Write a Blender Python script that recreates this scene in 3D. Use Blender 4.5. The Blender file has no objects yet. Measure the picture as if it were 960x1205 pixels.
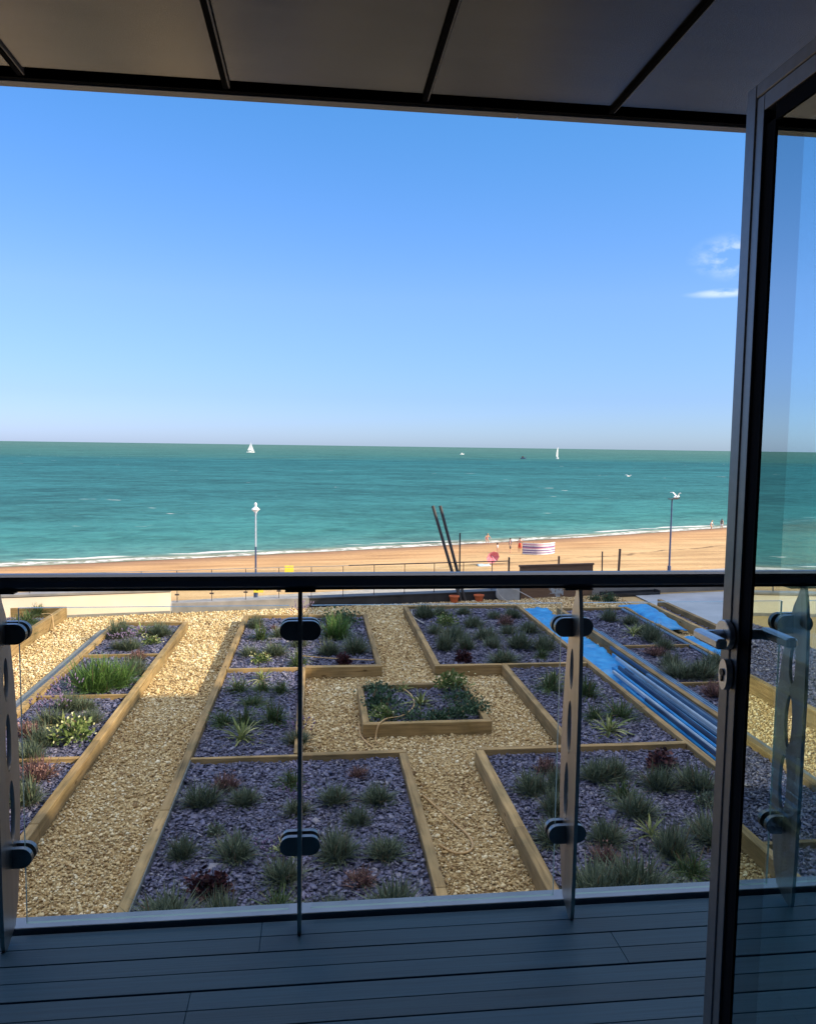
import bpy, bmesh, math, random
import numpy as np
from mathutils import Vector, Matrix
from mathutils.geometry import tessellate_polygon

random.seed(7)
rng = np.random.default_rng(7)
SC = bpy.context.scene
COL = SC.collection
PI = math.pi

# ------------------------------------------------------------------ levels (metres)
DECK = 0.0          # balcony deck
EYE = 1.48
GARD = -2.52        # roof garden gravel
TOP = -2.32         # top of the timber sleepers
SLATE = -2.40
PROM = -8.0
SEA = -11.5
SUN_AZ = 60.0       # sun comes from the right and behind
SUN_EL = 29.0

# ------------------------------------------------------------------ materials
def new_mat(name):
    m = bpy.data.materials.new(name)
    m.use_nodes = True
    nt = m.node_tree
    nt.nodes.clear()
    out = nt.nodes.new('ShaderNodeOutputMaterial')
    return m, nt, out

def N(nt, typ, **kw):
    n = nt.nodes.new(typ)
    for k, v in kw.items():
        if k.startswith('i_'):
            n.inputs[k[2:].replace('_', ' ')].default_value = v
        else:
            setattr(n, k, v)
    return n

def ramp(nt, stops, interp='LINEAR'):
    r = nt.nodes.new('ShaderNodeValToRGB')
    r.color_ramp.interpolation = interp
    e = r.color_ramp.elements
    while len(e) < len(stops):
        e.new(0.5)
    for el, (p, c) in zip(e, stops):
        el.position = p
        el.color = (c[0], c[1], c[2], 1)
    return r

def setin(n, name, v):
    if name in n.inputs:
        n.inputs[name].default_value = v

def mat_noise(name, c1, c2, scale=8.0, rough=0.6, metal=0.0, bump=0.0, stretch=(1, 1, 1), detail=6.0,
              rough2=None, spec=0.5, bscale=None, world=False):
    m, nt, out = new_mat(name)
    p = N(nt, 'ShaderNodeBsdfPrincipled')
    setin(p, 'Roughness', rough); setin(p, 'Metallic', metal); setin(p, 'Specular IOR Level', spec)
    nt.links.new(p.outputs[0], out.inputs[0])
    if world:
        tc = N(nt, 'ShaderNodeNewGeometry'); co = tc.outputs['Position']
    else:
        tc = N(nt, 'ShaderNodeTexCoord'); co = tc.outputs['Object']
    mp = N(nt, 'ShaderNodeMapping'); mp.inputs['Scale'].default_value = stretch
    nt.links.new(co, mp.inputs[0])
    nz = N(nt, 'ShaderNodeTexNoise'); nz.inputs['Scale'].default_value = scale; nz.inputs['Detail'].default_value = detail
    nt.links.new(mp.outputs[0], nz.inputs['Vector'])
    r = ramp(nt, [(0.32, c1), (0.68, c2)])
    nt.links.new(nz.outputs[0], r.inputs[0])
    nt.links.new(r.outputs[0], p.inputs['Base Color'])
    if rough2 is not None:
        mr = N(nt, 'ShaderNodeMapRange'); mr.inputs[3].default_value = rough; mr.inputs[4].default_value = rough2
        nt.links.new(nz.outputs[0], mr.inputs[0]); nt.links.new(mr.outputs[0], p.inputs['Roughness'])
    if bump:
        b = N(nt, 'ShaderNodeBump'); b.inputs['Strength'].default_value = bump; b.inputs['Distance'].default_value = 0.01
        if bscale:
            nb = N(nt, 'ShaderNodeTexNoise'); nb.inputs['Scale'].default_value = bscale; nb.inputs['Detail'].default_value = 4
            nt.links.new(mp.outputs[0], nb.inputs['Vector']); nt.links.new(nb.outputs[0], b.inputs['Height'])
        else:
            nt.links.new(nz.outputs[0], b.inputs['Height'])
        nt.links.new(b.outputs[0], p.inputs['Normal'])
    return m

def mat_island(name, stops, rough=0.7, spec=0.4, noise=0.0, interp='LINEAR', translucent=0.0):
    """colour picked per loose piece (stone, slate chip, leaf blade)"""
    m, nt, out = new_mat(name)
    p = N(nt, 'ShaderNodeBsdfPrincipled')
    setin(p, 'Roughness', rough); setin(p, 'Specular IOR Level', spec)
    g = N(nt, 'ShaderNodeNewGeometry')
    r = ramp(nt, stops, interp)
    if noise:
        tc = N(nt, 'ShaderNodeTexNoise'); tc.inputs['Scale'].default_value = 0.9; tc.inputs['Detail'].default_value = 3
        nt.links.new(g.outputs['Position'], tc.inputs['Vector'])
        ma = N(nt, 'ShaderNodeMath', operation='MULTIPLY_ADD')
        sub = N(nt, 'ShaderNodeMath', operation='SUBTRACT'); sub.inputs[1].default_value = 0.5
        nt.links.new(tc.outputs[0], sub.inputs[0])
        nt.links.new(sub.outputs[0], ma.inputs[0]); ma.inputs[1].default_value = noise
        nt.links.new(g.outputs['Random Per Island'], ma.inputs[2])
        nt.links.new(ma.outputs[0], r.inputs[0])
    else:
        nt.links.new(g.outputs['Random Per Island'], r.inputs[0])
    nt.links.new(r.outputs[0], p.inputs['Base Color'])
    if translucent:
        t = N(nt, 'ShaderNodeBsdfTranslucent'); nt.links.new(r.outputs[0], t.inputs[0])
        mx = N(nt, 'ShaderNodeMixShader'); mx.inputs[0].default_value = translucent
        nt.links.new(p.outputs[0], mx.inputs[1]); nt.links.new(t.outputs[0], mx.inputs[2])
        nt.links.new(mx.outputs[0], out.inputs[0])
    else:
        nt.links.new(p.outputs[0], out.inputs[0])
    return m

def mat_wood(name, axis, tint=1.0):
    m, nt, out = new_mat(name)
    p = N(nt, 'ShaderNodeBsdfPrincipled'); setin(p, 'Roughness', 0.75); setin(p, 'Specular IOR Level', 0.25)
    g = N(nt, 'ShaderNodeNewGeometry')
    mp = N(nt, 'ShaderNodeMapping')
    s = [14, 14, 14]; s[axis] = 0.9
    mp.inputs['Scale'].default_value = s
    nt.links.new(g.outputs['Position'], mp.inputs[0])
    nz = N(nt, 'ShaderNodeTexNoise'); nz.inputs['Scale'].default_value = 2.2; nz.inputs['Detail'].default_value = 7
    nt.links.new(mp.outputs[0], nz.inputs['Vector'])
    t = tint
    r = ramp(nt, [(0.25, (0.20*t, 0.135*t, 0.062*t)), (0.5, (0.335*t, 0.235*t, 0.115*t)), (0.78, (0.43*t, 0.315*t, 0.165*t))])
    nt.links.new(nz.outputs[0], r.inputs[0])
    # weathered blotches and knots
    n2 = N(nt, 'ShaderNodeTexNoise'); n2.inputs['Scale'].default_value = 2.3; n2.inputs['Detail'].default_value = 4
    nt.links.new(g.outputs['Position'], n2.inputs['Vector'])
    r2 = ramp(nt, [(0.3, (0.62, 0.65, 0.62)), (0.62, (1.08, 1.04, 0.98))])
    nt.links.new(n2.outputs[0], r2.inputs[0])
    mx = N(nt, 'ShaderNodeMix', data_type='RGBA', blend_type='MULTIPLY'); mx.inputs[0].default_value = 1
    nt.links.new(r.outputs[0], mx.inputs[6]); nt.links.new(r2.outputs[0], mx.inputs[7])
    kp = N(nt, 'ShaderNodeMapping'); ks = [5.0, 5.0, 5.0]; ks[axis] = 2.0; kp.inputs['Scale'].default_value = ks
    nt.links.new(g.outputs['Position'], kp.inputs[0])
    vo = N(nt, 'ShaderNodeTexVoronoi'); vo.inputs['Scale'].default_value = 1.0; nt.links.new(kp.outputs[0], vo.inputs['Vector'])
    kr = ramp(nt, [(0.05, (0.30, 0.24, 0.18)), (0.11, (1, 1, 1))]); nt.links.new(vo.outputs['Distance'], kr.inputs[0])
    cp = N(nt, 'ShaderNodeMapping'); cs = [30.0, 30.0, 30.0]; cs[axis] = 0.7; cp.inputs['Scale'].default_value = cs
    nt.links.new(g.outputs['Position'], cp.inputs[0])
    cn_ = N(nt, 'ShaderNodeTexNoise'); cn_.inputs['Scale'].default_value = 1.0; cn_.inputs['Detail'].default_value = 3; nt.links.new(cp.outputs[0], cn_.inputs['Vector'])
    cr = ramp(nt, [(0.29, (0.40, 0.36, 0.32)), (0.35, (1, 1, 1))]); nt.links.new(cn_.outputs[0], cr.inputs[0])
    mk = N(nt, 'ShaderNodeMix', data_type='RGBA', blend_type='MULTIPLY'); mk.inputs[0].default_value = 0.9
    nt.links.new(mx.outputs[2], mk.inputs[6]); nt.links.new(kr.outputs[0], mk.inputs[7])
    mc = N(nt, 'ShaderNodeMix', data_type='RGBA', blend_type='MULTIPLY'); mc.inputs[0].default_value = 0.9
    nt.links.new(mk.outputs[2], mc.inputs[6]); nt.links.new(cr.outputs[0], mc.inputs[7]); mx = mc
    hs = N(nt, 'ShaderNodeHueSaturation')
    oi = N(nt, 'ShaderNodeObjectInfo')
    mr = N(nt, 'ShaderNodeMapRange'); mr.inputs[3].default_value = 0.78; mr.inputs[4].default_value = 1.22
    nt.links.new(oi.outputs['Random'], mr.inputs[0]); nt.links.new(mr.outputs[0], hs.inputs['Value'])
    nt.links.new(mx.outputs[2], hs.inputs['Color'])
    nt.links.new(hs.outputs[0], p.inputs['Base Color'])
    b = N(nt, 'ShaderNodeBump'); b.inputs['Strength'].default_value = 0.35; b.inputs['Distance'].default_value = 0.006
    nt.links.new(nz.outputs[0], b.inputs['Height']); nt.links.new(b.outputs[0], p.inputs['Normal'])
    nt.links.new(p.outputs[0], out.inputs[0])
    return m

def mat_glass(name, tint, ior, rough=0.0, gcol=(1, 1, 1), extra=0.0):
    m, nt, out = new_mat(name)
    tr = N(nt, 'ShaderNodeBsdfTransparent'); tr.inputs[0].default_value = (*tint, 1)
    gl = N(nt, 'ShaderNodeBsdfGlossy'); gl.inputs['Roughness'].default_value = rough; gl.inputs[0].default_value = (*gcol, 1)
    fr = N(nt, 'ShaderNodeFresnel'); fr.inputs[0].default_value = ior
    # the same Fresnel on both faces of the sheet
    g = N(nt, 'ShaderNodeNewGeometry')
    mxn = N(nt, 'ShaderNodeMix', data_type='VECTOR')
    neg = N(nt, 'ShaderNodeVectorMath', operation='SCALE'); neg.inputs[3].default_value = -1
    nt.links.new(g.outputs['Normal'], neg.inputs[0])
    add = N(nt, 'ShaderNodeMath', operation='ADD'); add.inputs[1].default_value = extra; add.use_clamp = True
    lw = N(nt, 'ShaderNodeLayerWeight'); lw.inputs[0].default_value = 0.5
    # Schlick from Facing
    fac = N(nt, 'ShaderNodeMath', operation='POWER'); fac.inputs[1].default_value = 5
    dot = N(nt, 'ShaderNodeVectorMath', operation='DOT_PRODUCT')
    nt.links.new(g.outputs['Normal'], dot.inputs[0]); nt.links.new(g.outputs['Incoming'], dot.inputs[1])
    ab = N(nt, 'ShaderNodeMath', operation='ABSOLUTE'); nt.links.new(dot.outputs['Value'], ab.inputs[0])
    om = N(nt, 'ShaderNodeMath', operation='SUBTRACT'); om.inputs[0].default_value = 1; nt.links.new(ab.outputs[0], om.inputs[1])
    nt.links.new(om.outputs[0], fac.inputs[0])
    f0 = ((ior-1)/(ior+1))**2
    ma = N(nt, 'ShaderNodeMath', operation='MULTIPLY_ADD'); ma.inputs[1].default_value = 1-f0; ma.inputs[2].default_value = f0
    nt.links.new(fac.outputs[0], ma.inputs[0])
    nt.links.new(ma.outputs[0], add.inputs[0])
    for n in (mxn, neg, lw, fr):
        nt.nodes.remove(n)
    mx = N(nt, 'ShaderNodeMixShader')
    nt.links.new(add.outputs[0], mx.inputs[0]); nt.links.new(tr.outputs[0], mx.inputs[1]); nt.links.new(gl.outputs[0], mx.inputs[2])
    nt.links.new(mx.outputs[0], out.inputs[0])
    return m

def plain(name, c, rough=0.6, metal=0.0, var=0.12, scale=6, bump=0.0, spec=0.5, **kw):
    c2 = tuple(min(1, v*(1+var)) for v in c); c1 = tuple(v*(1-var) for v in c)
    return mat_noise(name, c1, c2, scale=scale, rough=rough, metal=metal, bump=bump, spec=spec, **kw)

M = {}
M['wood_x'] = mat_wood('timber_x', 0)
M['wood_y'] = mat_wood('timber_y', 1)
M['gravel'] = mat_island('golden_gravel_stones', [(0.0, (0.22, 0.135, 0.065)), (0.2, (0.42, 0.285, 0.135)), (0.5, (0.58, 0.435, 0.23)),
                         (0.8, (0.71, 0.57, 0.335)), (1.0, (0.82, 0.74, 0.56))], rough=0.75, spec=0.25, noise=0.6)
M['gravel_bed'] = mat_noise('gravel_bed', (0.30, 0.205, 0.095), (0.50, 0.37, 0.19), scale=45, rough=0.9, bump=0.6, world=True)
M['slate'] = mat_island('plum_slate_chips', [(0.0, (0.058, 0.060, 0.108)), (0.4, (0.098, 0.099, 0.182)), (0.72, (0.140, 0.138, 0.242)), (0.9, (0.185, 0.18, 0.275)),
                        (1.0, (0.26, 0.25, 0.31))], rough=0.5, spec=0.5, noise=0.3)
M['slate_bed'] = mat_noise('slate_bed', (0.055, 0.055, 0.095), (0.13, 0.125, 0.20), scale=30, rough=0.8, bump=0.6, world=True)
M['rail'] = mat_noise('dark_anodised_rail', (0.15, 0.16, 0.19), (0.19, 0.20, 0.23), scale=5, rough=0.30, rough2=0.42, metal=0.45)
M['black_metal'] = plain('black_powder_coat', (0.018, 0.018, 0.021), rough=0.38, var=0.2)
M['steel'] = mat_noise('brushed_steel', (0.46, 0.43, 0.40), (0.55, 0.52, 0.48), scale=3, rough=0.30, rough2=0.42, metal=1.0, stretch=(20, 20, 1))
M['clamp'] = mat_noise('satin_clamp_metal', (0.22, 0.22, 0.22), (0.30, 0.30, 0.30), scale=8, rough=0.28, rough2=0.4, metal=0.9)
M['trim'] = mat_noise('aluminium_edge_trim', (0.20, 0.25, 0.32), (0.26, 0.32, 0.39), scale=6, rough=0.40, rough2=0.5, metal=0.3)
M['balglass'] = mat_glass('clear_balustrade_glass', (0.965, 0.985, 0.975), 1.45)
M['glassedge'] = plain('glass_edge', (0.42, 0.58, 0.54), rough=0.15, var=0.1)
M['doorglass'] = mat_glass('coated_door_glass', (0.46, 0.60, 0.62), 1.62, extra=0.42, gcol=(0.84, 1.0, 0.985))
M['frame'] = mat_noise('grey_door_frame', (0.200, 0.195, 0.190), (0.230, 0.225, 0.220), scale=60, rough=0.34, rough2=0.42, metal=0.55, spec=0.6)
M['bead'] = plain('black_glazing_bead', (0.006, 0.006, 0.007), rough=0.8, var=0.2, spec=0.06)
M['handle'] = mat_noise('satin_handle', (0.58, 0.575, 0.57), (0.66, 0.655, 0.65), scale=9, rough=0.30, rough2=0.38, metal=0.85)
M['deck'] = None
M['soffit'] = mat_noise('dark_soffit_panel', (0.190, 0.198, 0.215), (0.215, 0.222, 0.240), scale=3, rough=0.23, rough2=0.29, metal=0.8, spec=0.6, stretch=(1, 5, 1))
M['soffit_gap'] = plain('black_soffit_gap', (0.006, 0.006, 0.007), rough=0.9, spec=0.05)
M['soffit_edge'] = plain('canopy_drip_edge', (0.36, 0.33, 0.30), rough=0.45, metal=0.2)
M['render_wall'] = mat_noise('dark_facade', (0.05, 0.05, 0.055), (0.075, 0.075, 0.08), scale=4, rough=0.7, world=True)
M['side_wall'] = mat_noise('shade_wing_wall', (0.20, 0.17, 0.14), (0.26, 0.23, 0.19), scale=2, rough=0.8, world=True)
M['room'] = plain('room_plaster', (0.20, 0.20, 0.20), rough=0.9)
M['cream'] = mat_noise('cream_painted_wall', (0.70, 0.64, 0.52), (0.80, 0.74, 0.62), scale=1.2, rough=0.75, bump=0.05, world=True)
M['coping'] = mat_noise('grey_coping', (0.20, 0.20, 0.20), (0.30, 0.29, 0.28), scale=3, rough=0.6, world=True)
M['membrane'] = mat_noise('black_membrane', (0.025, 0.027, 0.032), (0.05, 0.052, 0.06), scale=3, rough=0.5, world=True)
M['flatroof'] = mat_noise('pale_roof_membrane', (0.30, 0.33, 0.38), (0.42, 0.45, 0.50), scale=1.4, rough=0.45, world=True)
M['concrete'] = mat_noise('grey_concrete', (0.24, 0.235, 0.23), (0.34, 0.33, 0.32), scale=1.6, rough=0.85, bump=0.1, world=True)
M['prom'] = mat_noise('promenade_paving', (0.28, 0.26, 0.24), (0.38, 0.35, 0.32), scale=2, rough=0.9, world=True)
M['liner'] = plain('grey_liner', (0.16, 0.175, 0.18), rough=0.6)
M['tarp'] = mat_noise('blue_tarpaulin', (0.012, 0.20, 0.55), (0.03, 0.32, 0.72), scale=5, rough=0.38, bump=0.5, bscale=9, world=True)
M['lampblue'] = plain('navy_lamp_paint', (0.04, 0.06, 0.13), rough=0.4)
M['lamp_pale'] = plain('pale_blue_grey_paint', (0.42, 0.46, 0.52), rough=0.4)
M['white'] = plain('white_paint', (0.80, 0.80, 0.78), rough=0.4, var=0.04)
M['sail'] = plain('white_sailcloth', (0.84, 0.84, 0.82), rough=0.8, var=0.03)
M['yellow'] = plain('yellow_sign', (0.80, 0.62, 0.06), rough=0.5, var=0.05)
M['terracotta'] = plain('orange_pot', (0.62, 0.15, 0.05), rough=0.7)
M['darkmetal'] = plain('dark_scaffold_metal', (0.05, 0.045, 0.045), rough=0.6)
M['rust'] = plain('brown_post', (0.16, 0.10, 0.07), rough=0.8)
M['skin'] = plain('skin', (0.52, 0.30, 0.20), rough=0.6, var=0.06)
M['hair'] = plain('dark_hair', (0.03, 0.02, 0.015), rough=0.6)
M['fair_hair'] = plain('fair_hair', (0.35, 0.22, 0.09), rough=0.6)
M['navy'] = plain('navy_cloth', (0.03, 0.04, 0.10), rough=0.9)
M['red'] = plain('red_cloth', (0.60, 0.04, 0.03), rough=0.9)
M['whitecloth'] = plain('white_cloth', (0.75, 0.74, 0.72), rough=0.9, var=0.05)
M['pinkcloth'] = plain('pink_cloth', (0.62, 0.20, 0.26), rough=0.9)
M['turq'] = plain('turquoise_cloth', (0.04, 0.42, 0.52), rough=0.8)
M['greycloth'] = plain('grey_cloth', (0.07, 0.08, 0.09), rough=0.9)
M['grey_plastic'] = plain('pale_grey_plastic', (0.40, 0.42, 0.44), rough=0.4)
M['hose'] = plain('tan_hose', (0.50, 0.33, 0.16), rough=0.6)
M['palehose'] = plain('pale_hose', (0.45, 0.44, 0.42), rough=0.6)

def make_deck_mat():
    m, nt, out = new_mat('composite_decking')
    p = N(nt, 'ShaderNodeBsdfPrincipled'); setin(p, 'Roughness', 0.5); setin(p, 'Specular IOR Level', 0.45)
    g = N(nt, 'ShaderNodeNewGeometry')
    mp = N(nt, 'ShaderNodeMapping'); mp.inputs['Scale'].default_value = (1.2, 60, 60)
    nt.links.new(g.outputs['Position'], mp.inputs[0])
    nz = N(nt, 'ShaderNodeTexNoise'); nz.inputs['Scale'].default_value = 2; nz.inputs['Detail'].default_value = 6
    nt.links.new(mp.outputs[0], nz.inputs['Vector'])
    r = ramp(nt, [(0.3, (0.010, 0.058, 0.105)), (0.7, (0.018, 0.084, 0.145))])
    nt.links.new(nz.outputs[0], r.inputs[0])
    hs = N(nt, 'ShaderNodeHueSaturation')
    mr = N(nt, 'ShaderNodeMapRange'); mr.inputs[3].default_value = 0.80; mr.inputs[4].default_value = 1.16
    nt.links.new(g.outputs['Random Per Island'], mr.inputs[0]); nt.links.new(mr.outputs[0], hs.inputs['Value'])
    nt.links.new(r.outputs[0], hs.inputs['Color']); nt.links.new(hs.outputs[0], p.inputs['Base Color'])
    b = N(nt, 'ShaderNodeBump'); b.inputs['Strength'].default_value = 0.25; b.inputs['Distance'].default_value = 0.002
    nt.links.new(nz.outputs[0], b.inputs['Height']); nt.links.new(b.outputs[0], p.inputs['Normal'])
    nt.links.new(p.outputs[0], out.inputs[0])
    return m
M['deck'] = make_deck_mat()

def leafmat(name, dark, mid, light, tr=0.25, rough=0.6, dead=(0.17, 0.125, 0.07)):
    return mat_island(name, [(0.0, dead), (0.07, dead), (0.09, dark), (0.5, mid), (1.0, light)], rough=rough, spec=0.3, translucent=tr)
M['lav'] = leafmat('lavender_leaf', (0.050, 0.075, 0.045), (0.115, 0.150, 0.095), (0.20, 0.24, 0.165))
M['grass'] = leafmat('green_grass_leaf', (0.034, 0.066, 0.022), (0.075, 0.125, 0.042), (0.14, 0.20, 0.08))
M['big'] = leafmat('bright_green_leaf', (0.045, 0.10, 0.022), (0.095, 0.19, 0.045), (0.17, 0.29, 0.08))
M['spid'] = leafmat('variegated_leaf', (0.11, 0.16, 0.05), (0.30, 0.34, 0.12), (0.52, 0.51, 0.26))
M['heath'] = leafmat('heather_leaf', (0.075, 0.045, 0.045), (0.165, 0.085, 0.085), (0.26, 0.15, 0.13))
M['dark'] = leafmat('burgundy_leaf', (0.022, 0.008, 0.012), (0.055, 0.016, 0.022), (0.11, 0.035, 0.035), tr=0.1, dead=(0.03, 0.012, 0.012))
M['shrub'] = leafmat('evergreen_leaf', (0.022, 0.055, 0.030), (0.050, 0.105, 0.058), (0.10, 0.17, 0.095), tr=0.15, rough=0.45)
M['hebe'] = leafmat('silver_green_leaf', (0.075, 0.105, 0.075), (0.14, 0.18, 0.13), (0.25, 0.29, 0.22))
M['white_leaf'] = leafmat('lime_leaf', (0.06, 0.11, 0.03), (0.13, 0.19, 0.055), (0.24, 0.30, 0.11))
M['blossom'] = mat_island('cream_blossom', [(0, (0.42, 0.42, 0.17)), (1, (0.70, 0.68, 0.42))], rough=0.8)
M['spike'] = mat_island('lavender_flower', [(0, (0.13, 0.09, 0.19)), (1, (0.27, 0.20, 0.35))], rough=0.8)
M['pinkspike'] = mat_island('heather_flower', [(0, (0.20, 0.10, 0.10)), (1, (0.36, 0.21, 0.19))], rough=0.8)

# ------------------------------------------------------------------ object helpers
def link(o):
    COL.objects.link(o); return o

def tag(o, label=None, cat=None, group=None, kind=None):
    if label: o['label'] = label
    if cat: o['category'] = cat
    if group: o['group'] = group
    if kind: o['kind'] = kind
    return o

def thing(name, loc, label, cat, group=None, rz=0.0):
    o = link(bpy.data.objects.new(name, None))
    o.location = loc; o.rotation_euler = (0, 0, rz); o.empty_display_size = 0.1
    return tag(o, label, cat, group)

class MB:
    """collects geometry in world (or local) coordinates, linked as ONE mesh object"""
    def __init__(self): self.v = []; self.f = []; self.mi = []; self.smooth = False
    def add(self, vs, fs, mi=0):
        b = len(self.v); self.v += [tuple(p) for p in vs]
        for f in fs:
            self.f.append([b+i for i in f]); self.mi.append(mi)
    def box(self, x0, x1, y0, y1, z0, z1, mi=0, bev=0.0):
        if bev:
            bm = bmesh.new(); bmesh.ops.create_cube(bm, size=1)
            for v in bm.verts:
                v.co = Vector(((x0+x1)/2+v.co.x*(x1-x0), (y0+y1)/2+v.co.y*(y1-y0), (z0+z1)/2+v.co.z*(z1-z0)))
            bmesh.ops.bevel(bm, geom=list(bm.edges), offset=bev, segments=1, affect='EDGES')
            bm.verts.ensure_lookup_table()
            self.add([v.co for v in bm.verts], [[v.index for v in f.verts] for f in bm.faces], mi); bm.free(); return
        vs = [(x, y, z) for x in (x0, x1) for y in (y0, y1) for z in (z0, z1)]
        self.add(vs, [(0, 1, 3, 2), (4, 6, 7, 5), (0, 4, 5, 1), (2, 3, 7, 6), (0, 2, 6, 4), (1, 5, 7, 3)], mi)
    def obox(self, c, ux, half, mi=0):
        """box turned about z: c centre, ux unit (x,y) of its long side, half=(hx,hy,hz)"""
        uy = (-ux[1], ux[0]); vs = []
        for sx in (-1, 1):
            for sy in (-1, 1):
                for sz in (-1, 1):
                    vs.append((c[0]+ux[0]*sx*half[0]+uy[0]*sy*half[1], c[1]+ux[1]*sx*half[0]+uy[1]*sy*half[1], c[2]+sz*half[2]))
        self.add(vs, [(0, 1, 3, 2), (4, 6, 7, 5), (0, 4, 5, 1), (2, 3, 7, 6), (0, 2, 6, 4), (1, 5, 7, 3)], mi)
    def tube(self, pts, r, n=10, mi=0, cap=True):
        pts = [Vector(p) for p in pts]; rs = r if isinstance(r, (list, tuple)) else [r]*len(pts)
        rings = []; prev = None
        for i, p in enumerate(pts):
            t = (pts[min(i+1, len(pts)-1)]-pts[max(i-1, 0)]).normalized()
            if prev is None:
                a = Vector((0, 0, 1)) if abs(t.z) < 0.9 else Vector((1, 0, 0))
            else: a = prev
            u = (a - t*a.dot(t)).normalized(); w = t.cross(u); prev = u
            rings.append([p+(u*math.cos(2*PI*k/n)+w*math.sin(2*PI*k/n))*rs[i] for k in range(n)])
        vs = [p for rg in rings for p in rg]; fs = []
        for i in range(len(rings)-1):
            for k in range(n):
                fs.append((i*n+k, i*n+(k+1) % n, (i+1)*n+(k+1) % n, (i+1)*n+k))
        if cap:
            fs.append(tuple(range(n-1, -1, -1))); fs.append(tuple((len(rings)-1)*n+k for k in range(n)))
        self.add(vs, fs, mi)
    def prism(self, poly, axis, a0, a1, holes=(), mi=0):
        """polygon in the two other axes (in order), extruded along axis from a0 to a1"""
        loops = [list(poly)]+[list(h) for h in holes]
        tris = tessellate_polygon([[Vector((p[0], p[1], 0)) for p in lp] for lp in loops])
        flat = [p for lp in loops for p in lp]; n = len(flat)
        def put(p, a):
            q = [p[0], p[1]]; q.insert(axis, a); return tuple(q)
        vs = [put(p, a0) for p in flat]+[put(p, a1) for p in flat]
        fs = [tuple(t) for t in tris]+[tuple(n+i for i in reversed(t)) for t in tris]
        o = 0
        for lp in loops:
            m = len(lp)
            for k in range(m):
                fs.append((o+k, o+(k+1) % m, n+o+(k+1) % m, n+o+k))
            o += m
        self.add(vs, fs, mi)
    def lathe(self, prof, c, n=16, mi=0):
        vs = []; fs = []
        for (r, z) in prof:
            for k in range(n):
                vs.append((c[0]+r*math.cos(2*PI*k/n), c[1]+r*math.sin(2*PI*k/n), c[2]+z))
        for i in range(len(prof)-1):
            for k in range(n):
                fs.append((i*n+k, i*n+(k+1) % n, (i+1)*n+(k+1) % n, (i+1)*n+k))
        fs.append(tuple(range(n-1, -1, -1))); fs.append(tuple((len(prof)-1)*n+k for k in range(n)))
        self.add(vs, fs, mi)
    def build(self, name, mats, parent=None, smooth=False, local=False, fixn=True):
        me = bpy.data.meshes.new(name)
        off = Vector((0, 0, 0))
        if parent is not None and not local:
            off = world_loc(parent)
        me.from_pydata([(v[0]-off.x, v[1]-off.y, v[2]-off.z) for v in self.v], [], self.f)
        mats = mats if isinstance(mats, (list, tuple)) else [mats]
        for m in mats: me.materials.append(m)
        if len(mats) > 1: me.polygons.foreach_set('material_index', self.mi)
        if fixn:
            bm = bmesh.new(); bm.from_mesh(me); bmesh.ops.recalc_face_normals(bm, faces=bm.faces); bm.to_mesh(me); bm.free()
        if smooth: me.polygons.foreach_set('use_smooth', [True]*len(me.polygons))
        me.update()
        o = link(bpy.data.objects.new(name, me))
        if parent is not None: o.parent = parent
        return o

def world_loc(o):
    v = Vector((0, 0, 0))
    while o is not None:
        v += o.location; o = o.parent
    return v

def copy_tree(o, parent=None):
    c = o.copy(); COL.objects.link(c)
    if parent is not None: c.parent = parent
    for ch in list(o.children):
        copy_tree(ch, c)
    return c

def np_mesh(name, verts, faces, mat, smooth=False):
    """verts (n,3), faces (m,k) all the same size"""
    me = bpy.data.meshes.new(name)
    n, (m, k) = len(verts), faces.shape
    me.vertices.add(n); me.vertices.foreach_set('co', np.ascontiguousarray(verts, dtype=np.float32).ravel())
    me.loops.add(m*k); me.loops.foreach_set('vertex_index', np.ascontiguousarray(faces, dtype=np.int32).ravel())
    me.polygons.add(m); me.polygons.foreach_set('loop_start', np.arange(0, m*k, k, dtype=np.int32))
    me.polygons.foreach_set('loop_total', np.full(m, k, dtype=np.int32))
    if smooth: me.polygons.foreach_set('use_smooth', np.ones(m, dtype=bool))
    me.materials.append(mat); me.update(calc_edges=True); me.validate()
    return link(bpy.data.objects.new(name, me))

# ------------------------------------------------------------------ camera
F_PX, W_PX, H_PX = 920.0, 960.0, 1205.0
cam = bpy.data.cameras.new('camera'); co = link(bpy.data.objects.new('camera', cam))
cam.sensor_fit = 'VERTICAL'; cam.sensor_height = 32.0; cam.sensor_width = 24.0
cam.lens = F_PX/H_PX*32.0
cam.clip_start = 0.05; cam.clip_end = 200000
co.matrix_world = (Matrix.Translation((0, 0, EYE)) @ Matrix.Rotation(math.radians(-6.6), 4, 'Z')
                   @ Matrix.Rotation(math.radians(90-4.785), 4, 'X') @ Matrix.Rotation(math.radians(0.8), 4, 'Z'))
SC.camera = co

# ------------------------------------------------------------------ sky, sun
sun_dir = Vector((math.sin(math.radians(SUN_AZ))*math.cos(math.radians(SUN_EL)),
                  -math.cos(math.radians(SUN_AZ))*math.cos(math.radians(SUN_EL)), math.sin(math.radians(SUN_EL))))
sl = bpy.data.lights.new('sun', 'SUN'); so = link(bpy.data.objects.new('sun', sl))
sl.energy = 4.1; sl.angle = math.radians(0.53); sl.color = (1.0, 0.82, 0.58)
so.rotation_euler = (-sun_dir).to_track_quat('-Z', 'Y').to_euler(); so.location = (20, -20, 30)

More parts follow.
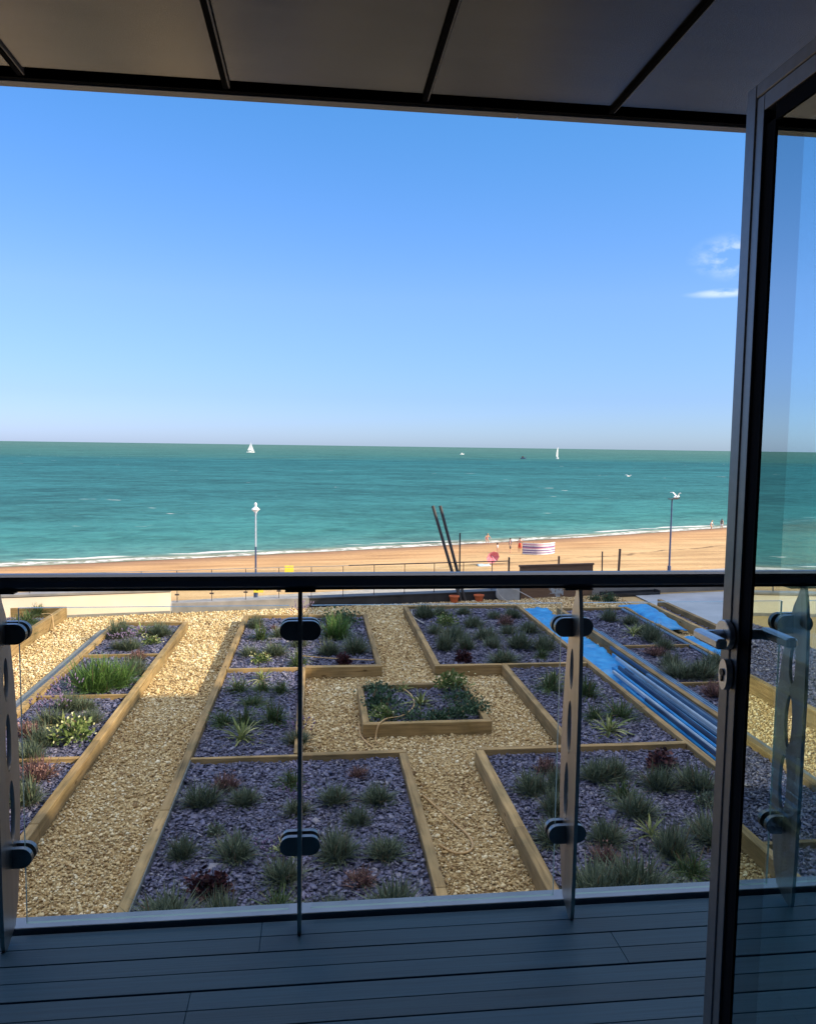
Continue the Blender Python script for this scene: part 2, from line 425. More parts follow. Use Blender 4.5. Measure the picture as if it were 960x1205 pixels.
SKY_LOW, SKY_L2, SKY_MID, SKY_TOP = (0.345, 0.468, 0.82), (0.355, 0.45, 0.75), (0.47, 0.58, 0.83), (0.335, 0.70, 0.94)
FILL_CLOUD = (7.3, 7.2, 7.3, 1)
w = bpy.data.worlds.new('World'); SC.world = w; w.use_nodes = True
nt = w.node_tree; nt.nodes.clear()
wo = nt.nodes.new('ShaderNodeOutputWorld'); bg = nt.nodes.new('ShaderNodeBackground')
sky = nt.nodes.new('ShaderNodeTexSky'); sky.sky_type = 'NISHITA'; sky.sun_disc = False
sky.sun_elevation = math.radians(SUN_EL); sky.sun_rotation = math.atan2(sun_dir.x, sun_dir.y)
sky.altitude = 0; sky.air_density = 1.0; sky.dust_density = 0.35; sky.ozone_density = 3.0
bg.inputs[1].default_value = 0.15
tc = nt.nodes.new('ShaderNodeTexCoord')
def cloud(center, size, seed, sx, sz, thr):
    sub = N(nt, 'ShaderNodeVectorMath', operation='SUBTRACT'); sub.inputs[1].default_value = center
    nt.links.new(tc.outputs['Generated'], sub.inputs[0])
    mp = N(nt, 'ShaderNodeMapping'); mp.inputs['Scale'].default_value = (1/size[0], 1/size[0], 1/size[1])
    nt.links.new(sub.outputs[0], mp.inputs[0])
    ln = N(nt, 'ShaderNodeVectorMath', operation='LENGTH'); nt.links.new(mp.outputs[0], ln.inputs[0])
    fall = N(nt, 'ShaderNodeMapRange', interpolation_type='SMOOTHSTEP')
    for i, v in ((1, 0.15), (2, 1.0), (3, 1.0), (4, 0.0)): fall.inputs[i].default_value = v
    nt.links.new(ln.outputs['Value'], fall.inputs[0])
    nz = N(nt, 'ShaderNodeTexNoise'); nz.inputs['Scale'].default_value = 1.0; nz.inputs['Detail'].default_value = 7
    mp2 = N(nt, 'ShaderNodeMapping'); mp2.inputs['Scale'].default_value = (sx, sx, sz); mp2.inputs['Location'].default_value = (seed, seed*1.7, seed*.3)
    nt.links.new(tc.outputs['Generated'], mp2.inputs[0]); nt.links.new(mp2.outputs[0], nz.inputs['Vector'])
    th = N(nt, 'ShaderNodeMapRange', interpolation_type='SMOOTHSTEP')
    for i, v in ((1, thr), (2, thr+0.22), (3, 0.0), (4, 1.0)): th.inputs[i].default_value = v
    nt.links.new(nz.outputs[0], th.inputs[0])
    mu = N(nt, 'ShaderNodeMath', operation='MULTIPLY'); nt.links.new(fall.outputs[0], mu.inputs[0]); nt.links.new(th.outputs[0], mu.inputs[1])
    return mu
ca = cloud((0.470, 0.855, 0.219), (0.060, 0.030), 3.1, 34, 60, 0.40)
cb = cloud((0.462, 0.869, 0.1805), (0.050, 0.0065), 8.3, 30, 120, 0.34)
cc = cloud((-0.66, 0.72, 0.215), (0.16, 0.040), 5.2, 16, 40, 0.40)
a1 = N(nt, 'ShaderNodeMath', operation='MAXIMUM'); nt.links.new(ca.outputs[0], a1.inputs[0]); nt.links.new(cb.outputs[0], a1.inputs[1])
a2 = N(nt, 'ShaderNodeMath', operation='MAXIMUM'); nt.links.new(a1.outputs[0], a2.inputs[0]); nt.links.new(cc.outputs[0], a2.inputs[1])
sc_ = N(nt, 'ShaderNodeMath', operation='MULTIPLY'); sc_.inputs[1].default_value = 0.36; nt.links.new(a2.outputs[0], sc_.inputs[0])
sz_ = N(nt, 'ShaderNodeSeparateXYZ'); nt.links.new(tc.outputs['Generated'], sz_.inputs[0])
# clear marine air: bluer and less bright low down than the plain sky model
tint = ramp(nt, [(0.0, SKY_LOW), (0.06, SKY_L2), (0.18, SKY_MID), (0.42, SKY_TOP)])
nt.links.new(sz_.outputs[2], tint.inputs[0])
azr = ramp(nt, [(0.28, (0.93, 0.86, 0.90)), (0.60, (1.0, 1.0, 1.0)), (0.80, (1.02, 1.02, 1.0))])
azm = N(nt, 'ShaderNodeMapRange'); azm.inputs[1].default_value = -1.0; azm.inputs[2].default_value = 1.0
nt.links.new(sz_.outputs[0], azm.inputs[0]); nt.links.new(azm.outputs[0], azr.inputs[0])
tin2 = N(nt, 'ShaderNodeMix', data_type='RGBA', blend_type='MULTIPLY'); tin2.inputs[0].default_value = 1.0
nt.links.new(tint.outputs[0], tin2.inputs[6]); nt.links.new(azr.outputs[0], tin2.inputs[7])
hs = N(nt, 'ShaderNodeMix', data_type='RGBA', blend_type='MULTIPLY'); hs.inputs[0].default_value = 1.0
nt.links.new(sky.outputs[0], hs.inputs[6]); nt.links.new(tin2.outputs[2], hs.inputs[7])
mx = N(nt, 'ShaderNodeMix', data_type='RGBA'); mx.inputs[7].default_value = (5.6, 5.7, 5.9, 1)
nt.links.new(sc_.outputs[0], mx.inputs[0]); nt.links.new(hs.outputs[2], mx.inputs[6])
# broken white cloud added high overhead, out of view, to fill the shade
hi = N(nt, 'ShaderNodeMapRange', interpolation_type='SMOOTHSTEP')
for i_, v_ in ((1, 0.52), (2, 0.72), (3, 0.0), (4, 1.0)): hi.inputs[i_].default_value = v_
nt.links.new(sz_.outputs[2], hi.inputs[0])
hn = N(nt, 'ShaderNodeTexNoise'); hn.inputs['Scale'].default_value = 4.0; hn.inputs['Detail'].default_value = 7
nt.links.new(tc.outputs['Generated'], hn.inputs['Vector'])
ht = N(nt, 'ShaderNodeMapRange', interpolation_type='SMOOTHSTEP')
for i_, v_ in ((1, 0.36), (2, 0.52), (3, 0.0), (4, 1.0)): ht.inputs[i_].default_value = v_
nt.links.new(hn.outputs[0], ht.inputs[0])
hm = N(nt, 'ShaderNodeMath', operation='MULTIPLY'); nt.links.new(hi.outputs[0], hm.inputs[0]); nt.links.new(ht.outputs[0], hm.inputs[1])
mh = N(nt, 'ShaderNodeMix', data_type='RGBA'); mh.inputs[7].default_value = FILL_CLOUD
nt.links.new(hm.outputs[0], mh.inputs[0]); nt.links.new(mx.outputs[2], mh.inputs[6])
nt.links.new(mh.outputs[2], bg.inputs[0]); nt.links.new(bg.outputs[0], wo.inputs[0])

# ------------------------------------------------------------------ shore, beach, sea, promenade
def shore(X):
    X = np.clip(X, -90, 140)
    return 95.9+0.397*X+0.0009*(X-15)**2

def grid_mesh(name, rows, ncol, zfun, mat, half):
    """rows: distances from the shore line (positive seaward)"""
    vs = []; at = []
    for s in rows:
        hw = half(s)
        for c in range(ncol):
            u = -1+2*c/(ncol-1); X = 10+u*hw
            vs.append((X, float(shore(np.array(X)))+s, zfun(X, s))); at.append(s)
    fs = [(i*ncol+j, i*ncol+j+1, (i+1)*ncol+j+1, (i+1)*ncol+j) for i in range(len(rows)-1) for j in range(ncol-1)]
    me = bpy.data.meshes.new(name); me.from_pydata(vs, [], fs)
    a = me.attributes.new('shore', 'FLOAT', 'POINT'); a.data.foreach_set('value', at)
    me.polygons.foreach_set('use_smooth', [True]*len(fs)); me.materials.append(mat); me.update()
    return link(bpy.data.objects.new(name, me))

def beach_mat():
    m, nt, out = new_mat('golden_sand')
    p = N(nt, 'ShaderNodeBsdfPrincipled'); setin(p, 'Roughness', 0.9); setin(p, 'Specular IOR Level', 0.2)
    g = N(nt, 'ShaderNodeNewGeometry'); at = N(nt, 'ShaderNodeAttribute', attribute_name='shore')
    n1 = N(nt, 'ShaderNodeTexNoise'); n1.inputs['Scale'].default_value = 0.35; n1.inputs['Detail'].default_value = 8
    mp = N(nt, 'ShaderNodeMapping'); mp.inputs['Rotation'].default_value = (0, 0, -0.38); mp.inputs['Scale'].default_value = (0.35, 1.6, 1)
    nt.links.new(g.outputs['Position'], mp.inputs[0]); nt.links.new(mp.outputs[0], n1.inputs['Vector'])
    r = ramp(nt, [(0.28, (0.36, 0.225, 0.105)), (0.5, (0.50, 0.325, 0.155)), (0.72, (0.60, 0.41, 0.21))]); nt.links.new(n1.outputs[0], r.inputs[0])
    # tide zone: firmer, damper sand towards the water
    n2 = N(nt, 'ShaderNodeTexNoise'); n2.inputs['Scale'].default_value = 0.12; n2.inputs['Detail'].default_value = 6
    nt.links.new(g.outputs['Position'], n2.inputs['Vector'])
    ma = N(nt, 'ShaderNodeMath', operation='MULTIPLY_ADD'); ma.inputs[1].default_value = 5.0
    nt.links.new(n2.outputs[0], ma.inputs[0]); nt.links.new(at.outputs['Fac'], ma.inputs[2])
    wet = N(nt, 'ShaderNodeMapRange', interpolation_type='SMOOTHSTEP')
    for i, v in ((1, -6.0), (2, 2.4), (3, 0.0), (4, 1.0)): wet.inputs[i].default_value = v
    nt.links.new(ma.outputs[0], wet.inputs[0])
    mx = N(nt, 'ShaderNodeMix', data_type='RGBA'); mx.inputs[7].default_value = (0.27, 0.165, 0.10, 1)
    nt.links.new(wet.outputs[0], mx.inputs[0]); nt.links.new(r.outputs[0], mx.inputs[6])
    # pale pinkish tide band
    tb = N(nt, 'ShaderNodeMapRange', interpolation_type='SMOOTHSTEP')
    for i, v in ((1, -16.0), (2, -9.0), (3, 0.0), (4, 1.0)): tb.inputs[i].default_value = v
    nt.links.new(ma.outputs[0], tb.inputs[0])
    mt = N(nt, 'ShaderNodeMix', data_type='RGBA', blend_type='MULTIPLY'); mt.inputs[7].default_value = (0.93, 0.84, 0.80, 1)
    nt.links.new(tb.outputs[0], mt.inputs[0]); nt.links.new(mx.outputs[2], mt.inputs[6])
    # weed line left by the tide
    n3 = N(nt, 'ShaderNodeTexNoise'); n3.inputs['Scale'].default_value = 0.16; n3.inputs['Detail'].default_value = 5
    nt.links.new(g.outputs['Position'], n3.inputs['Vector'])
    m3 = N(nt, 'ShaderNodeMath', operation='MULTIPLY_ADD'); m3.inputs[1].default_value = 6.0
    nt.links.new(n3.outputs[0], m3.inputs[0]); nt.links.new(at.outputs['Fac'], m3.inputs[2])
    ab = N(nt, 'ShaderNodeMath', operation='ADD'); ab.inputs[1].default_value = 24.3-3.0; nt.links.new(m3.outputs[0], ab.inputs[0])
    ab2 = N(nt, 'ShaderNodeMath', operation='ABSOLUTE'); nt.links.new(ab.outputs[0], ab2.inputs[0])
    wl = N(nt, 'ShaderNodeMapRange', interpolation_type='SMOOTHSTEP')
    for i, v in ((1, 0.12), (2, 0.75), (3, 0.75), (4, 0.0)): wl.inputs[i].default_value = v
    nt.links.new(ab2.outputs[0], wl.inputs[0])
    n4 = N(nt, 'ShaderNodeTexNoise'); n4.inputs['Scale'].default_value = 0.7; n4.inputs['Detail'].default_value = 6
    nt.links.new(g.outputs['Position'], n4.inputs['Vector'])
    r4 = ramp(nt, [(0.40, (0, 0, 0)), (0.56, (1, 1, 1))]); nt.links.new(n4.outputs[0], r4.inputs[0])
    px = N(nt, 'ShaderNodeSeparateXYZ'); nt.links.new(g.outputs['Position'], px.inputs[0])
    xr = N(nt, 'ShaderNodeMapRange', interpolation_type='SMOOTHSTEP')
    for i, v in ((1, 6.0), (2, 22.0), (3, 0.0), (4, 1.0)): xr.inputs[i].default_value = v
    nt.links.new(px.outputs[0], xr.inputs[0])
    mu = N(nt, 'ShaderNodeMath', operation='MULTIPLY'); nt.links.new(wl.outputs[0], mu.inputs[0]); nt.links.new(r4.outputs[0], mu.inputs[1])
    mu2 = N(nt, 'ShaderNodeMath', operation='MULTIPLY'); nt.links.new(mu.outputs[0], mu2.inputs[0]); nt.links.new(xr.outputs[0], mu2.inputs[1])
    mw = N(nt, 'ShaderNodeMix', data_type='RGBA'); mw.inputs[7].default_value = (0.10, 0.062, 0.03, 1)
    nt.links.new(mu2.outputs[0], mw.inputs[0]); nt.links.new(mt.outputs[2], mw.inputs[6])
    nt.links.new(mw.outputs[2], p.inputs['Base Color'])
    # footprints
    nb = N(nt, 'ShaderNodeTexNoise'); nb.inputs['Scale'].default_value = 1.6; nb.inputs['Detail'].default_value = 5
    nt.links.new(g.outputs['Position'], nb.inputs['Vector'])
    b = N(nt, 'ShaderNodeBump'); b.inputs['Strength'].default_value = 0.8; b.inputs['Distance'].default_value = 0.12
    nt.links.new(nb.outputs[0], b.inputs['Height']); nt.links.new(b.outputs[0], p.inputs['Normal'])
    nt.links.new(p.outputs[0], out.inputs[0])
    return m

def sea_mat():
    m, nt, out = new_mat('sea_water')
    p = N(nt, 'ShaderNodeBsdfPrincipled'); setin(p, 'Roughness', 0.30); setin(p, 'Specular IOR Level', 0.0)
    g = N(nt, 'ShaderNodeNewGeometry'); at = N(nt, 'ShaderNodeAttribute', attribute_name='shore')
    # colour by distance from the shore (log scale)
    mxx = N(nt, 'ShaderNodeMath', operation='MAXIMUM'); mxx.inputs[1].default_value = 1.0; nt.links.new(at.outputs['Fac'], mxx.inputs[0])
    lg = N(nt, 'ShaderNodeMath', operation='LOGARITHM'); lg.inputs[1].default_value = 10; nt.links.new(mxx.outputs[0], lg.inputs[0])
    np_ = N(nt, 'ShaderNodeTexNoise'); np_.inputs['Scale'].default_value = 0.0035; np_.inputs['Detail'].default_value = 4
    mp = N(nt, 'ShaderNodeMapping'); mp.inputs['Rotation'].default_value = (0, 0, -0.2); mp.inputs['Scale'].default_value = (0.6, 2.0, 1)
    nt.links.new(g.outputs['Position'], mp.inputs[0]); nt.links.new(mp.outputs[0], np_.inputs['Vector'])
    md = N(nt, 'ShaderNodeMath', operation='MULTIPLY_ADD'); md.inputs[1].default_value = 0.34; nt.links.new(np_.outputs[0], md.inputs[0]); nt.links.new(lg.outputs[0], md.inputs[2])
    mr = N(nt, 'ShaderNodeMapRange'); mr.inputs[1].default_value = 0.17; mr.inputs[2].default_value = 4.17; nt.links.new(md.outputs[0], mr.inputs[0])
    r = ramp(nt, [(0.02, (0.21, 0.22, 0.155)), (0.16, (0.075, 0.185, 0.17)), (0.33, (0.038, 0.150, 0.142)), (0.52, (0.027, 0.120, 0.128)),
                  (0.685, (0.020, 0.104, 0.116)), (0.735, (0.038, 0.122, 0.112)), (0.90, (0.060, 0.138, 0.122))])
    nt.links.new(mr.outputs[0], r.inputs[0])
    # broken surface: wavelet streaks
    def streak(sx, sy, scale, det):
        q = N(nt, 'ShaderNodeMapping'); q.inputs['Rotation'].default_value = (0, 0, -0.30); q.inputs['Scale'].default_value = (sx, sy, 1)
        nt.links.new(g.outputs['Position'], q.inputs[0])
        z = N(nt, 'ShaderNodeTexNoise'); z.inputs['Scale'].default_value = scale; z.inputs['Detail'].default_value = det; z.inputs['Distortion'].default_value = 0.4
        nt.links.new(q.outputs[0], z.inputs['Vector']); return z
    z1 = streak(0.16, 0.24, 1.0, 7); z2 = streak(0.6, 0.9, 1.0, 5); z3 = streak(0.022, 0.040, 1.0, 5)
    hs = N(nt, 'ShaderNodeHueSaturation'); nt.links.new(r.outputs[0], hs.inputs['Color'])
    ad = N(nt, 'ShaderNodeMath', operation='ADD'); nt.links.new(z1.outputs[0], ad.inputs[0]); nt.links.new(z3.outputs[0], ad.inputs[1])
    a3 = N(nt, 'ShaderNodeMath', operation='MULTIPLY_ADD'); a3.inputs[1].default_value = 0.7; nt.links.new(z2.outputs[0], a3.inputs[0]); nt.links.new(ad.outputs[0], a3.inputs[2]); ad = a3
    vr = N(nt, 'ShaderNodeMapRange')
    for i, v in ((1, 1.08), (2, 1.62), (3, 0.76), (4, 1.44)): vr.inputs[i].default_value = v
    nt.links.new(ad.outputs[0], vr.inputs[0]); nt.links.new(vr.outputs[0], hs.inputs['Value'])
    # foam at the edge: a lip on the sand and one or two broken breakers
    nf = N(nt, 'ShaderNodeTexNoise'); nf.inputs['Scale'].default_value = 0.11; nf.inputs['Detail'].default_value = 6
    nt.links.new(g.outputs['Position'], nf.inputs['Vector'])
    nf2 = N(nt, 'ShaderNodeTexNoise'); nf2.inputs['Scale'].default_value = 1.1; nf2.inputs['Detail'].default_value = 6
    nt.links.new(g.outputs['Position'], nf2.inputs['Vector'])
    ss = N(nt, 'ShaderNodeMath', operation='MULTIPLY_ADD'); ss.inputs[1].default_value = 6.0; nt.links.new(nf.outputs[0], ss.inputs[0]); nt.links.new(at.outputs['Fac'], ss.inputs[2])
    def band(c, wd, lo, hi):
        a = N(nt, 'ShaderNodeMath', operation='SUBTRACT'); a.inputs[1].default_value = c; nt.links.new(ss.outputs[0], a.inputs[0])
        b = N(nt, 'ShaderNodeMath', operation='ABSOLUTE'); nt.links.new(a.outputs[0], b.inputs[0])
        k = N(nt, 'ShaderNodeMapRange', interpolation_type='SMOOTHSTEP')
        for i, v in ((1, wd*0.4), (2, wd), (3, 1.0), (4, 0.0)): k.inputs[i].default_value = v
        nt.links.new(b.outputs[0], k.inputs[0])
        t = N(nt, 'ShaderNodeMapRange', interpolation_type='SMOOTHSTEP')
        for i, v in ((1, lo), (2, hi), (3, 0.0), (4, 1.0)): t.inputs[i].default_value = v
        return k, t
    k1, t1 = band(3.0, 1.6, 0.38, 0.55); nt.links.new(nf2.outputs[0], t1.inputs[0])
    q = N(nt, 'ShaderNodeMapping'); q.inputs['Rotation'].default_value = (0, 0, -0.38); q.inputs['Scale'].default_value = (0.055, 0.5, 1)
    nt.links.new(g.outputs['Position'], q.inputs[0])
    nl = N(nt, 'ShaderNodeTexNoise'); nl.inputs['Scale'].default_value = 1.0; nl.inputs['Detail'].default_value = 4; nt.links.new(q.outputs[0], nl.inputs['Vector'])
    k2, t2 = band(6.6, 1.0, 0.50, 0.56); nt.links.new(nl.outputs[0], t2.inputs[0])
    f1 = N(nt, 'ShaderNodeMath', operation='MULTIPLY'); nt.links.new(k1.outputs[0], f1.inputs[0]); nt.links.new(t1.outputs[0], f1.inputs[1])
    f2 = N(nt, 'ShaderNodeMath', operation='MULTIPLY'); nt.links.new(k2.outputs[0], f2.inputs[0]); nt.links.new(t2.outputs[0], f2.inputs[1])
    fm = N(nt, 'ShaderNodeMath', operation='MAXIMUM'); nt.links.new(f1.outputs[0], fm.inputs[0]); nt.links.new(f2.outputs[0], fm.inputs[1])
    # scattered whitecaps
    wc = streak(0.10, 0.22, 0.9, 3)
    wt = N(nt, 'ShaderNodeMapRange', interpolation_type='SMOOTHSTEP')
    for i, v in ((1, 0.735), (2, 0.78), (3, 0.0), (4, 0.8)): wt.inputs[i].default_value = v
    nt.links.new(wc.outputs[0], wt.inputs[0])
    fm2 = N(nt, 'ShaderNodeMath', operation='MAXIMUM'); nt.links.new(fm.outputs[0], fm2.inputs[0]); nt.links.new(wt.outputs[0], fm2.inputs[1])
    mx = N(nt, 'ShaderNodeMix', data_type='RGBA'); mx.inputs[7].default_value = (0.66, 0.64, 0.60, 1)
    nt.links.new(fm2.outputs[0], mx.inputs[0]); nt.links.new(hs.outputs[0], mx.inputs[6])
    nt.links.new(mx.outputs[2], p.inputs['Base Color'])
    ro = N(nt, 'ShaderNodeMapRange'); ro.inputs[3].default_value = 0.22; ro.inputs[4].default_value = 0.9
    nt.links.new(fm2.outputs[0], ro.inputs[0]); nt.links.new(ro.outputs[0], p.inputs['Roughness'])
    b = N(nt, 'ShaderNodeBump'); b.inputs['Strength'].default_value = 1.0; b.inputs['Distance'].default_value = 0.9
    b2 = N(nt, 'ShaderNodeBump'); b2.inputs['Strength'].default_value = 1.0; b2.inputs['Distance'].default_value = 0.28
    nt.links.new(z1.outputs[0], b.inputs['Height']); nt.links.new(z2.outputs[0], b2.inputs['Height'])
    nt.links.new(b.outputs[0], b2.inputs['Normal']); nt.links.new(b2.outputs[0], p.inputs['Normal'])
    gl = N(nt, 'ShaderNodeBsdfGlossy'); gl.inputs['Roughness'].default_value = 0.25; nt.links.new(b2.outputs[0], gl.inputs['Normal'])
    ms = N(nt, 'ShaderNodeMixShader'); ms.inputs[0].default_value = 0.075
    nt.links.new(p.outputs[0], ms.inputs[1]); nt.links.new(gl.outputs[0], ms.inputs[2]); nt.links.new(ms.outputs[0], out.inputs[0])
    return m

def beach_z(X, s):
    return SEA - 0.04*min(s, 60) + 0.06*math.sin(X*0.21+s*0.35)*math.sin(X*0.07-s*0.13)*min(1, max(0, -s-1)/6) - (0 if s < 0 else 0.02*s)
rows_b = [-75, -60, -50, -46, -42, -39, -36, -33, -30, -27, -24, -21, -18, -15, -12, -10, -8, -6, -4, -3, -2, -1, 0, 1, 2, 4, 8, 15, 30]
def beach_zz(X, s): return min(beach_z(X, s), SEA+1.9)
tag(grid_mesh('beach', rows_b, 90, beach_zz, beach_mat(), lambda s: 190), kind='structure')
rows_s = [-1.6, -0.5, 0.5, 2, 4, 6, 8, 11, 15, 20, 28, 40, 60, 90, 130, 200, 300, 450, 700, 1000, 1500, 2500, 4000, 7000, 12000, 25000, 60000, 120000]
tag(grid_mesh('sea', rows_s, 60, lambda X, s: SEA+0.02 if s > 0.4 else SEA+0.02-0.035*(s-0.5)*1.0, sea_mat(), lambda s: 185+3.2*max(s, 0)), kind='structure')
g = MB(); g.box(-60000, 60000, -3000, 70, -14.6, -14.1); tag(g.build('ground', M['prom']), kind='structure')
# promenade with its sea wall
g = MB()
def prom_edge(X): return 50.3+0.28*X
g.add([(-120, 21, PROM), (160, 21, PROM), (160, prom_edge(160), PROM), (-120, prom_edge(-120), PROM)], [(0, 1, 2, 3)])
g.add([(-120, prom_edge(-120), PROM), (160, prom_edge(160), PROM), (160, prom_edge(160), -13), (-120, prom_edge(-120), -13)], [(0, 1, 2, 3)])
tag(g.build('promenade', M['prom']), kind='structure')

# ------------------------------------------------------------------ the building that holds the balcony
bl = thing('apartment_building', (0, -4, -8), 'dark apartment building with the balcony, seen only by its edge and shade', 'building')
b = MB(); b.box(-30, 12.3, -9, 0.30, GARD-0.5, -0.35); b.build('lower_wall', M['render_wall'], bl)
b = MB(); b.box(-30, -1.7, 0.30, 0.50, -0.35, 2.9); b.box(0.84, 12.3, 0.30, 0.50, -0.35, 2.9); b.box(-1.7, 0.84, 0.30, 0.50, 2.18, 2.9); b.build('facade_wall', M['render_wall'], bl)
b = MB(); b.box(-3.5, 3.5, -6, 0.30, -0.35, 0.0); b.build('room_floor', M['room'], bl)
b = MB(); b.box(-3.5, -3.4, -6, 0.30, 0, 2.6); b.box(3.4, 3.5, -6, 0.30, 0, 2.6); b.box(-3.5, 3.5, -6.1, -6, 0, 2.6); b.build('room_wall', M['room'], bl)
b = MB(); b.box(-30, 12.3, -9, 0.30, 2.6, 6.4); b.build('upper_wall', M['render_wall'], bl)
pd = thing('roof_garden_podium', (0, 9, PROM), 'low podium block carrying the roof garden in front of the balcony', 'building')
b = MB(); b.add([(-40, .3, GARD-.03), (30, .3, GARD-.03), (30, 22.6, GARD-.03), (-40, 13.0, GARD-.03), (-40, .3, -14.05), (30, .3, -14.05), (30, 22.6, -14.05), (-40, 13.0, -14.05)],
   [(0, 3, 2, 1), (4, 5, 6, 7), (0, 1, 5, 4), (1, 2, 6, 5), (2, 3, 7, 6), (3, 0, 4, 7)]); b.build('podium_wall', M['concrete'], pd)
# unseen wing on the right: tall against the facade, lower towards the sea (steps set to cast the garden's shade)
kx = math.sin(math.radians(SUN_AZ))/math.tan(math.radians(SUN_EL)); ky = math.cos(math.radians(SUN_AZ))/math.tan(math.radians(SUN_EL))
hB = 10.2; hC = 8.6
nb_ = thing('shade_wing', (16, 6, GARD), 'unseen plain stepped wing right of the garden, shaped to cast its shade', 'building')
XB = -2.95+kx*hB; YB = 12.45-ky*hB; XC = -0.33+kx*hC
b = MB(); b.box(XB, XB+9, -8, YB, GARD, GARD+hB); b.build('tall_wall', M['side_wall'], nb_)
b = MB(); b.box(XC, XC+9, YB+.01, 17.2, GARD, GARD+hC); b.build('low_wall', M['side_wall'], nb_)

# ------------------------------------------------------------------ balcony deck
d = MB()
gaps = [2.352-0.148*k for k in range(14)]
joints = {0: [-2.2, -0.165, 1.95], 1: [-1.4, 0.9, 2.7], 2: [-2.6, -0.335, 2.3], 3: [-1.9, 1.25], 4: [-0.9, 1.9]}
for k in range(len(gaps)-1):
    y1 = gaps[k]-(0.0022 if k != 2 else 0.005); y0 = gaps[k+1]+0.0016
    xs = [-3.3]+joints.get(k, [-1.0+0.37*k])+[3.3]
    ym = (y0+y1)/2
    for i in range(len(xs)-1):
        for (a, c) in ((y0, ym-0.0007), (ym+0.0007, y1)):
            d.box(xs[i]+0.0004, xs[i+1]-0.0004, a, c, -0.024, 0.0, bev=0.0012)
d.box(-3.3, 3.3, 0.5, 2.35, -0.30, -0.026)
tag(d.build('balcony_deck', M['deck']), kind='structure')
e = thing('deck_edge_trim', (0, 2.39, -0.1), 'pale blue grey metal trim along the outer edge of the deck', 'trim')
t = MB(); t.box(-3.3, 3.3, 2.366, 2.425, -0.28, 0.012, bev=0.002); t.build('edge_channel', M['trim'], e)

# ------------------------------------------------------------------ glass balustrade
bal = thing('glass_balustrade', (0, 2.33, 0), 'glass balcony balustrade with dark handrail, steel posts and pill shaped clamps', 'balustrade')
h = MB()
prof = [(2.302, 1.066), (2.308, 1.060), (2.345, 1.060), (2.351, 1.066), (2.353, 1.084), (2.349, 1.095), (2.338, 1.101), (2.315, 1.101), (2.304, 1.095), (2.300, 1.084)]
h.prism(prof, 0, -3.3, 3.3); hr = h.build('handrail', M['rail'], bal)
h = MB(); h.box(-3.3, 3.3, 2.311, 2.342, 1.052, 1.0597); h.build('rail_channel', M['black_metal'], bal)
def lens(cy, cz, ry, rz, tilt=0.0, n=18):
    out = []
    for k in range(n):
        a = 2*PI*k/n
        y = ry*math.sin(a); z = rz*math.cos(a)
        out.append((cy+y+z*tilt, cz+z))
    return out
near = [(2.292, 1.050), (2.283, 1.02), (2.272, 0.96), (2.266, 0.88), (2.262, 0.70), (2.262, 0.40), (2.264, 0.15), (2.268, 0.02), (2.272, 0.001)]
far = [(2.292, 0.001), (2.352, 0.034), (2.376, 0.10), (2.398, 0.22), (2.412, 0.36), (2.415, 0.50), (2.408, 0.64), (2.394, 0.77), (2.372, 0.89), (2.344, 0.98), (2.322, 1.02), (2.312, 1.050)]
holes = [lens(2.333, 0.79, 0.017, 0.066, 0.0), lens(2.338, 0.60, 0.020, 0.088, 0.0), lens(2.350, 0.385, 0.022, 0.098, 0.0)]
post_x = [-2.60+0.85*k for k in range(7)]
def pill(mb, xc, zc, y0, y1, hw=0.062, hh=0.030):
    poly = []
    for k in range(13): a = -PI/2+PI*k/12; poly.append((xc+hw-hh+hh*math.cos(a), zc+hh*math.sin(a)))
    for k in range(13): a = PI/2+PI*k/12; poly.append((xc-hw+hh+hh*math.cos(a), zc+hh*math.sin(a)))
    mb.prism(poly, 1, y0, y1)
proto = None
for i, X in enumerate(post_x):
    if proto is None:
        pm = MB(); pm.prism(near+far, 0, -0.006, 0.006, holes=holes)
        proto = pm.build('post', M['steel'], bal, local=True)
        proto.data.transform(Matrix.Translation((0, -2.33, 0))); proto.location = (X, 0, 0)
        s = MB(); s.box(-0.045, 0.045, 2.303-2.33, 2.350-2.33, 1.046, 1.0515, bev=0.001); s.build('saddle', M['black_metal'], proto, local=True)
        for zc in (0.922, 0.246):
            c = MB(); pill(c, 0, zc, 2.338-2.33, 2.3545-2.33); pill(c, 0, zc, 2.3755-2.33, 2.392-2.33)
            c.build('clamp', M['clamp'], proto, local=True)
    else:
        q = copy_tree(proto, bal); q.location = (X, 0, 0)
gp = None
xs_ = [-3.3]+post_x+[3.3]
for i in range(len(xs_)-1):
    a, c = xs_[i]+0.034, xs_[i+1]-0.034
    p_ = MB()
    p_.add([(a, 2.36, 0.03), (c, 2.36, 0.03), (c, 2.36, 0.995), (a, 2.36, 0.995), (a, 2.37, 0.03), (c, 2.37, 0.03), (c, 2.37, 0.995), (a, 2.37, 0.995)],
           [(0, 1, 2, 3), (4, 7, 6, 5)], 0)
    bb = len(p_.v)-8
    for f in ((0, 4, 5, 1), (1, 5, 6, 2), (2, 6, 7, 3), (3, 7, 4, 0)):
        p_.f.append([bb+j for j in f]); p_.mi.append(1)
    p_.build('glass_panel', [M['balglass'], M['glassedge']], bal)

